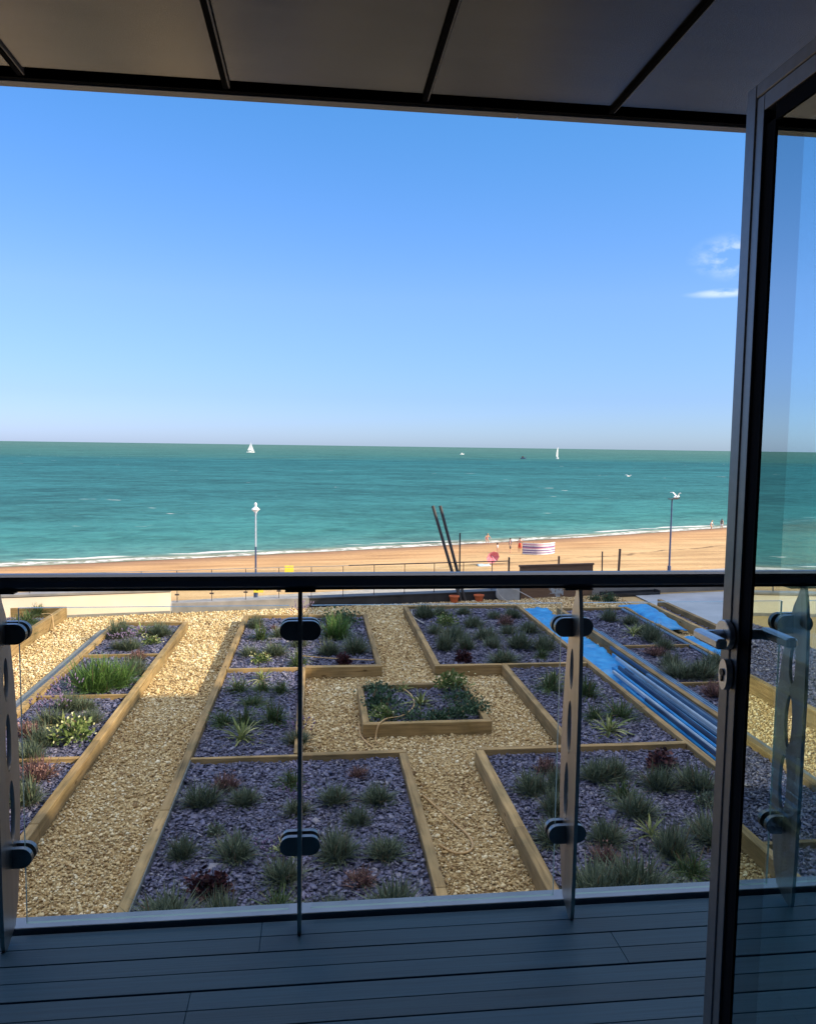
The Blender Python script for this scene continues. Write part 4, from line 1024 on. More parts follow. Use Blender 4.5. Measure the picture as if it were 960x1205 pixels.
for i, p in enumerate(plants):
    nw, rw = cand[i]
    where = nw if (nw and cnt[(p[0], p[1], nw)] == 1) else rw
    labels[i] = KIND[p[1]][1]+' in the '+BED[p[0]]+', '+where
first = {}
for i, (b_, k_, X, Y, dia) in enumerate(plants):
    rs = random.Random(1000+i)
    nm, look, cat = KIND[k_]
    z = {'FL': SLATE+.03}.get(b_, SLATE)
    o = link(bpy.data.objects.new(nm, VAR[k_][i % len(VAR[k_])]))
    o.location = (X, Y, z); o.rotation_euler = (rs.uniform(-.08, .08), rs.uniform(-.08, .08), rs.uniform(0, 6.28))
    s = dia*1.20*rs.uniform(.86, 1.18); o.scale = (s*rs.uniform(.82, 1.2), s*rs.uniform(.82, 1.2), s*rs.uniform(.75, 1.15))
    tag(o, labels[i], cat, {'lav': 'lavender plants in the slate beds', 'lavf': 'lavender plants in the slate beds', 'grass': 'grassy tufts in the slate beds', 'heath': 'heathers in the slate beds',
        'dark': 'burgundy plants in the slate beds', 'spid': 'striped spiky plants in the beds', 'shrub': 'evergreens in the centre bed', 'hebe': 'silvery plants in the slate beds', 'white': 'cream flowered plants in the beds', 'big': 'bright bushy plants in the beds'}[k_])

# ------------------------------------------------------------------ things lying in the garden
def flat_cloth(name, pts, z, label, cat, mat, amp=.03, n=26, thick=.006, m=12, heap=None):
    """crumpled sheet over a quad of ground points"""
    a, b_, c, d_ = [Vector((p[0], p[1], 0)) for p in pts]
    from mathutils import noise
    vs = []
    for i in range(n+1):
        for j in range(m+1):
            u, v = i/n, j/m
            p = (a*(1-u)+d_*u)*(1-v)+(b_*(1-u)+c*u)*v
            q = Vector((p.x*2.2, p.y*2.2, 3.7))
            k = noise.noise(q)*.6+noise.noise(q*2.7)*.4+abs(noise.noise(q*1.3))*.7
            edge = min(u, 1-u, v, 1-v)
            h_ = (heap(u, v) if heap else 0)
            vs.append((p.x+.04*noise.noise(q*3)*(1 if edge > 0 else 2.2), p.y+.05*noise.noise(q*2+Vector((4, 1, 2))), z+max(0.0, amp*k)+h_))
    fs = [(i*(m+1)+j, i*(m+1)+j+1, (i+1)*(m+1)+j+1, (i+1)*(m+1)+j) for i in range(n) for j in range(m)]
    mb = MB(); mb.add(vs, fs); o = mb.build(name, mat, smooth=True)
    s = o.modifiers.new('thickness', 'SOLIDIFY'); s.thickness = thick; s.offset = 1
    return tag(o, label, cat)
flat_cloth('blue_tarpaulin', [(4.90, 9.6), (5.62, 9.6), (5.60, 18.6), (4.92, 18.5)], GARD+.055, 'bright blue tarpaulin spread along the path under the plastic lengths', 'tarpaulin', M['tarp'], amp=.11, n=120, m=16)
flat_cloth('blue_tarpaulin', [(7.30, 15.9), (7.98, 15.9), (8.05, 18.5), (7.42, 18.5)], GARD+.10, 'crumpled bright blue tarpaulin heaped at the far end of the right bed', 'tarpaulin', M['tarp'], amp=.10, n=26,
           heap=lambda u, v: .20*math.sin(PI*u)**.6*math.sin(PI*v)**.6)
flat_cloth('blue_tarpaulin', [(7.48, 12.6), (8.08, 12.6), (8.08, 15.3), (7.48, 15.3)], GARD+.06, 'blue tarpaulin sheet beside the timber edge, behind the door handle', 'tarpaulin', M['tarp'], amp=.08, n=26,
           heap=lambda u, v: .10*v)
# long film wrapped lengths on the tarpaulin
film = [mat_noise('blue_film_%s' % nme, c1, c2, scale=2, rough=.22, rough2=.4, world=True, spec=.6) for nme, c1, c2 in
        (('bright', (.015, .22, .58), (.05, .36, .74)), ('dull', (.06, .12, .22), (.14, .24, .38)), ('pale', (.34, .44, .56), (.50, .60, .70)), ('navy', (.02, .04, .10), (.05, .09, .18)))]
fname = ['bright blue', 'dull blue', 'pale silvery blue', 'dark navy']
rp = random.Random(21)
for k in range(18):
    x0 = 4.93+.72*(k+.5)/18+rp.uniform(-.012, .012); fm_ = [0, 3, 2, 0, 0, 2, 3, 0, 2, 0, 3, 1, 2, 0, 3, 1, 0, 3][k]
    y0 = 6.6+rp.uniform(0, .9); y1 = 11.6+1.9*(k/17)+rp.uniform(-1.0, 1.0); wd = rp.uniform(.022, .042); ht = rp.uniform(.03, .06); lay = rp.choice((0, 0, .05))
    x1 = x0+rp.uniform(-.05, .05); mb = MB(); L = math.hypot(x1-x0, y1-y0); ux = ((x1-x0)/L, (y1-y0)/L); zc = GARD+.125+ht/2+lay
    mb.obox(((x0+x1)/2, (y0+y1)/2, zc), ux, (L/2, wd/2, ht/2)); mb.obox(((x0+x1)/2, (y0+y1)/2, zc+ht/2+.005), ux, (L/2-.01, wd*.20, .0045))
    tag(mb.build('wrapped_profile', film[fm_]), fname[fm_]+' film wrapped length in the long pile on the blue tarpaulin', 'plastic profile', fname[fm_]+' wrapped lengths in the pile')
# blue grey edging strips along the lavender bed, grey liner strip on the far left
for (x0, x1, y0, y1, z0, lab) in ((5.81, 5.88, 8, 16.6, TOP-.04, 'blue grey edging strip along the left inside of the lavender bed'), (5.89, 5.93, 7, 15.6, TOP-.045, 'second blue grey edging strip lying beside the first'),
                                  (7.27, 7.34, 8, 18.0, TOP-.05, 'blue grey edging strip along the right inside of the lavender bed')):
    mb = MB(); mb.box(x0, x1, y0, y1, z0, z0+.03, bev=.004); mb.box((x0+x1)/2-.008, (x0+x1)/2+.008, y0, y1, z0+.0305, z0+.04)
    tag(mb.build('edging_strip', film[1]), lab, 'edging strip', 'edging strips in the lavender bed')
mb = MB(); mb.box(-4.36, -4.275, 3.4, 16.9, GARD+.004, TOP-.07); mb.box(-4.56, -4.361, 3.4, 16.9, GARD+.004, GARD+.045)
tag(mb.build('liner_strip', M['liner']), 'grey liner strip turned out along the left edge of the long left bed', 'liner')
mb = MB(); mb.box(-1.519, -1.508, 3.4, 9.4, SLATE-.01, TOP-.012)
tag(mb.build('liner_edge', M['liner']), 'thin grey liner edge inside the wide front middle bed', 'liner')

# hoses
def hose(pts, r, mat, label, name='garden_hose'):
    # Catmull-Rom through the points
    P = [Vector(p) for p in pts]; out = []
    for i in range(len(P)-1):
        p0, p1, p2, p3 = P[max(i-1, 0)], P[i], P[i+1], P[min(i+2, len(P)-1)]
        for k in range(8):
            t = k/8; out.append(.5*((2*p1)+(p2-p0)*t+(2*p0-5*p1+4*p2-p3)*t*t+(3*p1-p0-3*p2+p3)*t**3))
    out.append(P[-1]); mb = MB(); mb.tube(out, r, n=8)
    return tag(mb.build(name, mat, smooth=True), label, 'hose')
hose([(1.36, 12.05, SLATE+.05), (1.45, 11.7, SLATE+.05), (1.42, 11.2, SLATE+.05), (1.22, 10.8, SLATE+.06), (.98, 10.60, TOP+.012), (.88, 10.46, TOP+.014), (.83, 10.40, TOP-.03), (.80, 10.35, GARD+.05), (.80, 10.22, GARD+.03), (.88, 10.1, GARD+.03)], .011, M['hose'], 'tan irrigation hose looping out of the small square centre bed')
hose([(.60, 10.9, GARD+.03), (.60, 10.5, GARD+.03), (.66, 10.2, GARD+.035), (.74, 10.02, GARD+.03)], .011, M['hose'], 'short tan hose end on the gravel left of the centre bed')
hose([(1.20, 8.55, GARD+.035), (1.40, 8.0, GARD+.035), (1.55, 7.55, GARD+.035), (1.52, 7.30, GARD+.035), (1.36, 7.25, GARD+.035), (1.22, 7.42, GARD+.035)], .012, M['hose'], 'tan hose curled on the gravel path between the front beds')
hose([(-.3, 14.15, SLATE+.04), (.25, 13.95, SLATE+.04), (.9, 13.80, SLATE+.04), (1.0, 13.75, SLATE+.05)], .010, M['hose'], 'tan irrigation hose across the front of the back middle bed')
hose([(2.2, 18.0, SLATE+.05), (2.15, 17.3, SLATE+.05), (2.3, 16.6, SLATE+.05)], .012, M['palehose'], 'pale hose end in the far corner of the back right bed')
hose([(-5.9, 17.4, TOP+.09), (-5.67, 17.3, TOP+.10), (-5.57, 17.1, TOP-.02), (-5.45, 16.8, GARD+.05), (-5.3, 16.5, GARD+.03)], .012, M['hose'], 'tan hose hanging over the timber of the far left bed')

# ------------------------------------------------------------------ seaward edge: cream wall, parapet, low glass rail
L0 = math.hypot(1, .16); UX = (1/L0, .16/L0)
def edge_box(mb, x0, x1, z0, z1, d0, d1, mi=0):
    """box along the oblique edge between x0 and x1, offsets d0..d1 seaward"""
    y = par_y
    vs = []
    for x in (x0, x1):
        for d_ in (d0, d1):
            for z in (z0, z1): vs.append((x-UX[1]*d_, y(x)+d_, z))
    mb.add(vs, [(0, 1, 3, 2), (4, 6, 7, 5), (0, 4, 5, 1), (2, 3, 7, 6), (0, 2, 6, 4), (1, 5, 7, 3)], mi)
cw = thing('garden_wall', (-6, par_y(-6), GARD), 'low cream painted wall closing the left end of the garden', 'wall')
mb = MB(); edge_box(mb, -22, -3.42, GARD-.02, -1.985, 0, .22); mb.build('wall', M['cream'], cw)
mb = MB(); edge_box(mb, -22, -3.40, -1.984, -1.935, -.03, .26); mb.build('coping', M['coping'], cw)
mb = MB(); edge_box(mb, -22, -3.43, GARD-.02, GARD+.075, -.02, -.003); mb.build('skirting', M['coping'], cw)
pw = thing('parapet', (1, par_y(1), GARD), 'low grey and black roof parapet along the seaward end of the garden', 'wall')
mb = MB(); edge_box(mb, -3.395, 5.2, GARD-.02, -2.305, .02, .30); mb.build('upstand', M['membrane'], pw)
mb = MB(); edge_box(mb, -3.395, -.2, -2.304, -2.272, 0, .33); mb.build('coping', M['coping'], pw)
mb = MB(); edge_box(mb, -3.395, -.2, GARD-.01, -2.306, -.012, .018); mb.build('grey_facing', M['coping'], pw)
mb = MB(); edge_box(mb, -.198, 5.2, -2.304, -2.272, 0, .33); mb.build('capping', M['membrane'], pw)
gb = thing('roof_edge_railing', (0, par_y(0)+.16, -2.272), 'low glass railing with slim posts along the far roof edge', 'railing')
pp = None
for k in range(-9, 12):
    X = -3.30+.7875*k
    if X > 5.1: break
    base = -1.935 if X < -3.4 else -2.272
    mb = MB(); mb.box(X-.008, X+.008, par_y(X)+.14, par_y(X)+.17, base, -1.525); pst = mb.build('post', M['darkmetal'] if X > .5 else M['clamp'], gb)
    if X > -3.4:
        mb = MB(); mb.box(X-.05, X+.05, par_y(X)+.125, par_y(X)+.139, base+.16, base+.20, bev=.004); mb.build('clamp', M['darkmetal'], pst)
    if X < 4.3:
        mb = MB(); edge_box(mb, X+.03, X+.757, base+.03, -1.56, .150, .158); mb.build('glass_panel', M['balglass'], gb)
mb = MB(); edge_box(mb, -10.4, .80, -1.524, -1.510, .145, .165); mb.build('top_rail', M['coping'], gb)
mb = MB(); edge_box(mb, .805, 5.07, -1.524, -1.502, .137, .173); mb.build('top_rail', M['darkmetal'], gb)
mb = MB(); X = 5.06; mb.box(X-.02, X+.02, par_y(X)+.18, par_y(X)+.22, GARD, -1.42); mb.build('end_post', M['darkmetal'], gb)

# terracotta pots on the parapet foot
def pot(X, lab):
    y = par_y(X)-.12
    t_ = thing('flower_pot', (X, y, GARD+.0), lab, 'flower pot', 'orange pots by the parapet')
    mb = MB(); mb.lathe([(.085, .0), (.115, .14), (.118, .155), (.135, .155), (.135, .185), (.118, .186), (.105, .15), (.1, .14)], (X, y, GARD), n=18); mb.build('pot', M['terracotta'], t_, smooth=False)
    mb = MB(); mb.lathe([(.0, .0), (.104, .0), (.104, .004), (.0, .004)], (X, y, GARD+.142), n=14); mb.build('soil', M['slate_bed'], t_)
pot(3.50, 'orange plastic flower pot at the parapet, left of the pair'); pot(4.17, 'orange plastic flower pot at the parapet, right of the pair')

# leaning scaffold poles and uprights
def pole(p0, p1, r, mat, label, name='scaffold_pole', cat='pole', group=None):
    mb = MB(); mb.tube([p0, p1], r, n=10); return tag(mb.build(name, mat, smooth=False), label, cat, group)
pole((3.70, par_y(3.7)-.03, GARD), (2.99, par_y(2.99)+.55, -.06), .040, M['darkmetal'], 'dark pole leaning left over the parapet, left of the pair', group='leaning dark poles')
pole((3.82, par_y(3.82)-.03, GARD), (3.19, par_y(3.19)+.55, -.06), .040, M['darkmetal'], 'dark pole leaning left over the parapet, right of the pair', group='leaning dark poles')
pole((3.74, par_y(3.74)+.40, GARD-.1), (3.72, par_y(3.74)+.40, -.77), .020, M['darkmetal'], 'thin upright dark post beside the two leaning poles', 'upright_post', 'post')
pole((8.06, 21.3, GARD-.2), (8.04, 21.3, -1.42), .020, M['darkmetal'], 'thin upright post right of the brown board', 'upright_post', 'post')
pole((8.56, 21.4, GARD-.2), (8.60, 21.4, -1.36), .035, M['rust'], 'thick brown upright post right of the brown board', 'upright_post', 'post')
pole((6.60, 20.75, GARD-.2), (6.60, 20.75, -1.47), .028, M['rust'], 'short brown post showing above the brown board', 'upright_post', 'post')

# brown board with paint splashes
def splash_mat():
    m, nt, out = new_mat('splashed_brown_board')
    p = N(nt, 'ShaderNodeBsdfPrincipled'); setin(p, 'Roughness', .8)
    g_ = N(nt, 'ShaderNodeNewGeometry')
    mp = N(nt, 'ShaderNodeMapping'); mp.inputs['Scale'].default_value = (1.5, 1.5, 26); nt.links.new(g_.outputs['Position'], mp.inputs[0])
    nz = N(nt, 'ShaderNodeTexNoise'); nz.inputs['Scale'].default_value = 1.5; nz.inputs['Detail'].default_value = 6; nt.links.new(mp.outputs[0], nz.inputs['Vector'])
    r = ramp(nt, [(.3, (.155, .092, .058)), (.7, (.235, .148, .098))]); nt.links.new(nz.outputs[0], r.inputs[0])
    sub = N(nt, 'ShaderNodeVectorMath', operation='DISTANCE'); sub.inputs[1].default_value = (6.42, 20.24, -2.30); nt.links.new(g_.outputs['Position'], sub.inputs[0])
    n2 = N(nt, 'ShaderNodeTexNoise'); n2.inputs['Scale'].default_value = 9; n2.inputs['Detail'].default_value = 5; nt.links.new(g_.outputs['Position'], n2.inputs['Vector'])
    ad = N(nt, 'ShaderNodeMath', operation='MULTIPLY_ADD'); ad.inputs[1].default_value = -.75; nt.links.new(n2.outputs[0], ad.inputs[0]); nt.links.new(sub.outputs['Value'], ad.inputs[2])
    th = N(nt, 'ShaderNodeMapRange')
    for i, v in ((1, -.27), (2, -.20), (3, 1.0), (4, 0.0)): th.inputs[i].default_value = v
    nt.links.new(ad.outputs[0], th.inputs[0])
    mx_ = N(nt, 'ShaderNodeMix', data_type='RGBA'); mx_.inputs[7].default_value = (.40, .46, .52, 1); nt.links.new(th.outputs[0], mx_.inputs[0]); nt.links.new(r.outputs[0], mx_.inputs[6])
    nt.links.new(mx_.outputs[2], p.inputs['Base Color']); nt.links.new(p.outputs[0], out.inputs[0]); return m
bd = thing('site_hoarding', (6.4, 20.2, GARD), 'weathered brown board hoarding with a pale paint splash behind the garden', 'hoarding')
mb = MB(); edge_box(mb, 5.33, 7.46, GARD-.05, -1.66, .02, .045); mb.build('board', splash_mat(), bd)
mb = MB(); edge_box(mb, 5.31, 7.48, -1.659, -1.615, .0, .07); mb.build('top_batten', M['rust'], bd)
# pale grey unit with black edge
gu = thing('grey_cabinet', (4.95, 19.95, GARD), 'pale grey plastic cabinet with a black edge left of the brown board', 'cabinet')
mb = MB()
cx0, cx1, cz0, cz1, rr = 4.66, 5.27, -2.50, -2.10, .12
poly = [(cx0+rr*(1-math.cos(a)), cz0+rr*(1-math.sin(a))) for a in [PI/2*k/6 for k in range(7)]][::-1]
poly = [(cx0+rr-rr*math.sin(a), cz0+rr-rr*math.cos(a)) for a in [PI/2*k/6 for k in range(7)]]+[(cx0, cz1), (cx1, cz1), (cx1, cz0)]
mb.prism(poly, 1, par_y(4.9)-.16, par_y(4.9)+.0); mb.build('body', M['grey_plastic'], gu)
mb = MB(); mb.box(4.62, 5.31, par_y(4.9)-.12, par_y(4.9)+.03, GARD, -2.505); mb.box(5.272, 5.312, par_y(4.9)-.13, par_y(4.9)+.03, -2.504, -2.08); mb.build('black_edge', M['membrane'], gu)
hose([(4.62, 19.75, -2.06), (4.68, 19.7, -2.3), (4.85, 19.6, -2.46), (5.1, 19.2, GARD+.03)], .012, M['palehose'], 'pale cable bending down left of the grey cabinet', 'loose_cable')
hose([(4.95, 19.72, -2.14), (5.25, 19.7, -2.26), (5.6, 19.6, -2.44), (5.75, 19.3, GARD+.03)], .012, M['palehose'], 'pale cable slanting down in front of the grey cabinet', 'loose_cable')
# grey concrete upstand on the right
ck = thing('concrete_upstand', (10, 20.8, GARD), 'pale grey concrete upstand wall behind the flat roof on the right', 'wall')
mb = MB(); edge_box(mb, 7.5, 16, GARD-.1, -2.07, .06, .35); mb.build('wall', M['concrete'], ck)
mb = MB(); edge_box(mb, 7.5, 16, -2.069, -2.03, .03, .38); mb.build('coping', M['concrete'], ck)
gt = thing('gutter_length', (8.4, 20.2, GARD), 'long black gutter length lying at the foot of the concrete upstand', 'gutter')
mb = MB(); edge_box(mb, 7.62, 9.30, GARD+.0, GARD+.03, -.30, -.08); edge_box(mb, 7.62, 9.30, GARD+.03, GARD+.13, -.09, -.075); edge_box(mb, 7.62, 9.30, GARD+.03, GARD+.10, -.315, -.30); mb.build('trough', M['membrane'], gt)
mb = MB(); edge_box(mb, 9.301, 9.33, GARD, GARD+.15, -.32, -.07); mb.build('end_cap', M['membrane'], gt)
# dark bushes at the foot of the board
for (X, Y, dd, lab) in ((7.62, 19.6, .55, 'dark evergreen bush between the brown board and the gutter length'), (7.30, 19.75, .42, 'small dark evergreen bush at the foot of the brown board')):
    o = link(bpy.data.objects.new('evergreen_shrub', VAR['shrub'][1])); o.location = (X, Y, GARD); o.scale = (dd*1.1, dd*1.1, dd*1.3); tag(o, lab, 'shrub')

# ------------------------------------------------------------------ promenade lamps and signs
def lamp(X, Y, H, lab, kind):
    t_ = thing('street_lamp', (X, Y, PROM), lab, 'street lamp', 'lamps along the promenade')
    z = PROM
    mb = MB(); mb.tube([(X, Y, z), (X, Y, z+.9), (X, Y, z+.92)], [.13, .13, .075], n=14); mb.build('base', M['lampblue'], t_)
    if kind == 'lantern':
        mb = MB(); mb.tube([(X, Y, z+.92), (X, Y, z+3.4)], [.060, .052], n=12); mb.build('lower_column', M['lampblue'], t_)
        mb = MB(); mb.tube([(X, Y, z+3.401), (X, Y, z+5.3), (X, Y, z+5.45)], [.050, .042, .08], n=12); mb.build('upper_column', M['lamp_pale'], t_)
        mb = MB(); mb.lathe([(.08, 0), (.12, .06), (.20, .14), (.25, .18), (.22, .23), (.12, .30), (.07, .34), (.06, .42), (.09, .50), (.03, .60)], (X, Y, z+5.45), n=16); mb.build('lantern', M['white'], t_, smooth=False)
    else:
        mb = MB(); mb.tube([(X, Y, z+.92), (X, Y, z+5.75)], [.075, .05], n=12); mb.build('column', M['lampblue'], t_)
        mb = MB(); mb.tube([(X, Y, z+5.75), (X-.02, Y-.05, z+5.88), (X+.15, Y-.06, z+5.94), (X+.55, Y-.06, z+5.95)], [.05, .05, .05, .05], n=10); mb.build('arm', M['darkmetal'], t_)
        mb = MB(); mb.box(X-.30, X+.35, Y-.20, Y+.08, z+5.87, z+5.93, bev=.02); mb.build('lamp_head', M['darkmetal'], t_)
    return t_
lamp(-3.66, 47.0, 6.1, 'blue and white promenade lamp post with a white lantern top', 'lantern')
lamp(25.95, 55.0, 6.1, 'slim dark promenade lamp post with a gull on its head', 'arm')
sg = thing('warning_sign', (-3.45, 46.82, -7.2), 'small yellow sign fixed to the lantern lamp post', 'sign')
mb = MB(); mb.box(-3.78, -3.20, 46.84, 46.86, -7.34, -6.99, bev=.006); mb.build('panel', M['yellow'], sg)
mb = MB(); mb.box(-3.60, -3.52, 46.835, 46.839, -7.22, -7.10); mb.build('mark', M['black_metal'], sg)
sg = thing('beach_sign', (-2.35, 66, -9.9), 'square yellow sign standing alone on the sand', 'sign')
zb = beach_zz(-2.35, 66-float(shore(np.array(-2.35))))
mb = MB(); mb.box(-2.75, -2.0, 65.98, 66.0, zb+1.05, zb+1.70, bev=.01); mb.build('panel', M['yellow'], sg)
mb = MB(); mb.box(-2.41, -2.33, 66.001, 66.06, zb-.1, zb+1.65); mb.build('post', M['white'], sg)

# ------------------------------------------------------------------ people on the beach
def person(loc, joints, rad, label, rz, clothes, hair_mat, hgt):
    """joints: name -> (x,y,z) in a 1.7 m figure; one skinned body with five fingered hands"""
    t_ = thing('person', loc, label, 'person', rz=rz)
    k = hgt/1.7
    edges = [('pelvis', 'spine'), ('spine', 'chest'), ('chest', 'neck'), ('neck', 'head'), ('head', 'crown')]
    for s in 'lr':
        edges += [('chest', 'sh'+s), ('sh'+s, 'el'+s), ('el'+s, 'wr'+s), ('wr'+s, 'pa'+s), ('pelvis', 'hi'+s), ('hi'+s, 'kn'+s), ('kn'+s, 'an'+s), ('an'+s, 'to'+s)]
    J = dict(joints); R_ = dict(rad)
    for s in 'lr':
        w_ = Vector(J['wr'+s]); p_ = Vector(J['pa'+s]); d_ = (p_-w_).normalized(); side = d_.cross(Vector((1, 0, 0))).normalized()
        for i, (o_, L) in enumerate(((-.028, .055), (-.010, .075), (.010, .08), (.028, .07))):
            J['f%d%s' % (i, s)] = tuple(p_+side*o_+d_*L); R_['f%d%s' % (i, s)] = .009; edges.append(('pa'+s, 'f%d%s' % (i, s)))
        J['th'+s] = tuple(w_+d_*.05+side*-.05); R_['th'+s] = .010; edges.append(('wr'+s, 'th'+s))
    J['nose'] = tuple(Vector(J['head'])+Vector((0, -.115, .0))); R_['nose'] = .018; edges.append(('head', 'nose'))
    names = ['pelvis']+[n for n in J if n != 'pelvis']; idx = {n: i for i, n in enumerate(names)}
    me = bpy.data.meshes.new('body'); me.from_pydata([tuple(Vector(J[n])*k) for n in names], [(idx[a], idx[c]) for a, c in edges], []); me.materials.append(M['skin']); me.update()
    o = link(bpy.data.objects.new('body', me)); o.parent = t_
    sk = o.modifiers.new('skin', 'SKIN'); sk.use_smooth_shade = True
    for n in names:
        r_ = R_[n]*k; me.skin_vertices[0].data[idx[n]].radius = (r_, r_)
    me.skin_vertices[0].data[0].use_root = True
    ss_ = o.modifiers.new('sub', 'SUBSURF'); ss_.levels = 1; ss_.render_levels = 1
    for nm, chain, rr_, mt in clothes:
        mb = MB()
        for seg_ in chain:
            pts = [Vector(J[q])*k for q in seg_]; mb.tube(pts, [R_[q]*k*rr_ for q in seg_], n=12)
        mb.build(nm, mt, t_, smooth=True, local=True)
    hd = Vector(J['head'])*k
    mb = MB(); mb.lathe([(.03, .135), (.075, .115), (.106, .06), (.112, .0), (.100, -.05)][::-1], (hd.x, hd.y+.022*k, hd.z+.015*k), n=14); mb.build('hair', hair_mat, t_, smooth=True, local=True)
    return t_
STAND = dict(pelvis=(0, 0, .92), spine=(0, .01, 1.10), chest=(0, .0, 1.32), neck=(0, 0, 1.46), head=(0, -.01, 1.58), crown=(0, 0, 1.68),
             shl=(-.18, 0, 1.38), ell=(-.25, .02, 1.10), wrl=(-.27, -.04, .86), pal=(-.27, -.06, .78), shr=(.18, 0, 1.38), elr=(.25, .02, 1.10), wrr=(.27, -.04, .86), par=(.27, -.06, .78),
             hil=(-.10, 0, .86), knl=(-.11, -.02, .48), anl=(-.12, .02, .08), tol=(-.13, -.14, .03), hir=(.10, 0, .86), knr=(.11, -.02, .48), anr=(.12, .02, .08), tor=(.13, -.14, .03))
RAD = dict(pelvis=.135, spine=.120, chest=.140, neck=.055, head=.095, crown=.075, shl=.062, ell=.045, wrl=.030, pal=.034, shr=.062, elr=.045, wrr=.030, par=.034,
           hil=.088, knl=.058, anl=.040, tol=.032, hir=.088, knr=.058, anr=.040, tor=.032)
TORSO = [('pelvis', 'spine', 'chest'), ('chest', 'shl'), ('chest', 'shr')]
SHORTS = [('hil', 'knl'), ('hir', 'knr'), ('pelvis', 'spine')]
BEND = dict(STAND); BEND.update(ell=(-.34, -.02, 1.16), wrl=(-.20, -.20, 1.05), pal=(-.15, -.25, 1.03), elr=(.36, .0, 1.20), wrr=(.40, -.1, 1.42), par=(.41, -.12, 1.50))
WADE = dict(STAND); WADE.update(pelvis=(0, .10, .75), spine=(0, .05, .93), chest=(0, -.06, 1.12), neck=(0, -.12, 1.25), head=(0, -.16, 1.36), crown=(0, -.17, 1.46), shl=(-.18, -.06, 1.17), shr=(.18, -.06, 1.17),
    ell=(-.36, -.1, .98), wrl=(-.42, -.22, .80), pal=(-.44, -.26, .74), elr=(.36, -.1, .98), wrr=(.42, -.22, .80), par=(.44, -.26, .74), hil=(-.12, .1, .70), hir=(.12, .1, .70), knl=(-.17, -.12, .42), knr=(.17, -.12, .42), anl=(-.16, .04, .06), anr=(.16, .04, .06), tol=(-.17, -.12, .02), tor=(.17, -.12, .02))
SIT = dict(STAND); SIT.update(pelvis=(0, .1, .14), spine=(0, .12, .32), chest=(0, .08, .54), neck=(0, .04, .68), head=(0, .02, .80), crown=(0, .02, .90), shl=(-.18, .08, .60), shr=(.18, .08, .60),
    ell=(-.26, .02, .36), wrl=(-.2, -.16, .32), pal=(-.17, -.22, .32), elr=(.26, .02, .36), wrr=(.2, -.16, .32), par=(.17, -.22, .32), hil=(-.1, .04, .12), hir=(.1, .04, .12), knl=(-.15, -.34, .42), knr=(.15, -.34, .42), anl=(-.14, -.62, .07), anr=(.14, -.62, .07), tol=(-.14, -.76, .03), tor=(.14, -.76, .03))
def bz(X, Y): return beach_zz(X, Y-float(shore(np.array(X))))
person((22.6, 89.8, bz(22.6, 89.8)), STAND, RAD, 'person standing in dark top and grey shorts left of the windbreak', 1.2,
       [('shorts', SHORTS, 1.12, M['greycloth']), ('shirt', TORSO, 1.10, M['navy'])], M['hair'], 1.75)
person((23.75, 89.8, bz(23.75, 89.8)), BEND, RAD, 'person in bright red shorts with raised arm beside the windbreak', -.5,
       [('shorts', SHORTS, 1.22, M['red'])], M['hair'], 1.75)
person((21.05, 89.7, bz(21.05, 89.7)), STAND, RAD, 'small child in white clothes, leftmost of the group on dry sand', .6,
       [('shirt', TORSO, 1.15, M['whitecloth'])], M['hair'], 1.15)
person((22.4, 101.5, bz(22.4, 101.5)), WADE, RAD, 'bare person crouching at the water edge behind the group', .3,
       [('swim_shorts', [('pelvis', 'spine')], 1.12, M['pinkcloth'])], M['fair_hair'], 1.7)
person((26.45, 90.0, bz(26.45, 90.0)), SIT, RAD, 'dark haired person in red sitting behind the striped windbreak', .2,
       [('shirt', TORSO, 1.12, M['red'])], M['hair'], 1.75)
person((64.3, 121.6, bz(64.3, 121.6)), WADE, RAD, 'person in white stooping in the foam near the open door', .8,
       [('shirt', TORSO, 1.12, M['whitecloth'])], M['fair_hair'], 1.7)
person((66.3, 121.9, bz(66.3, 121.9)), STAND, RAD, 'person in dark top standing in the foam by the door frame', 2.2,
       [('shirt', TORSO, 1.12, M['greycloth']), ('shorts', SHORTS, 1.12, M['whitecloth'])], M['hair'], 1.7)
# striped windbreak
wbk = thing('windbreak', (25.3, 86.6, bz(25.3, 86.6)), 'curved windbreak with purple, white and pink stripes on the sand', 'windbreak')
arc = []
for k in range(25):
    u = -1+2*k/24; arc.append((25.45+1.95*u, 86.2+1.5*u*u+.12*u))
cols = [plain('stripe_purple', (.16, .10, .26)), plain('stripe_white', (.72, .70, .70)), plain('stripe_pink', (.55, .26, .34))]
seq = [1, 0, 1, 0, 1, 2, 0, 1, 2, 1]
H_ = 1.32; mb = MB()
zb_ = [bz(x, y)+.04 for x, y in arc]
for j, ci in enumerate(seq):
    z0, z1 = H_*j/len(seq), H_*(j+1)/len(seq)
    for k in range(24):
        (xa, ya), (xb, yb) = arc[k], arc[k+1]
        mb.add([(xa, ya, zb_[k]+z0), (xb, yb, zb_[k+1]+z0), (xb, yb, zb_[k+1]+z1), (xa, ya, zb_[k]+z1)], [(0, 1, 2, 3)], ci)
o = mb.build('cloth', cols, wbk); sm = o.modifiers.new('thickness', 'SOLIDIFY'); sm.thickness = .01
for k in (0, 6, 12, 18, 24):
    mb = MB(); mb.tube([(arc[k][0], arc[k][1]+.03, zb_[k]-.1), (arc[k][0], arc[k][1]+.03, zb_[k]+H_+.12)], .022, n=8); mb.build('pole', M['rust'], wbk)
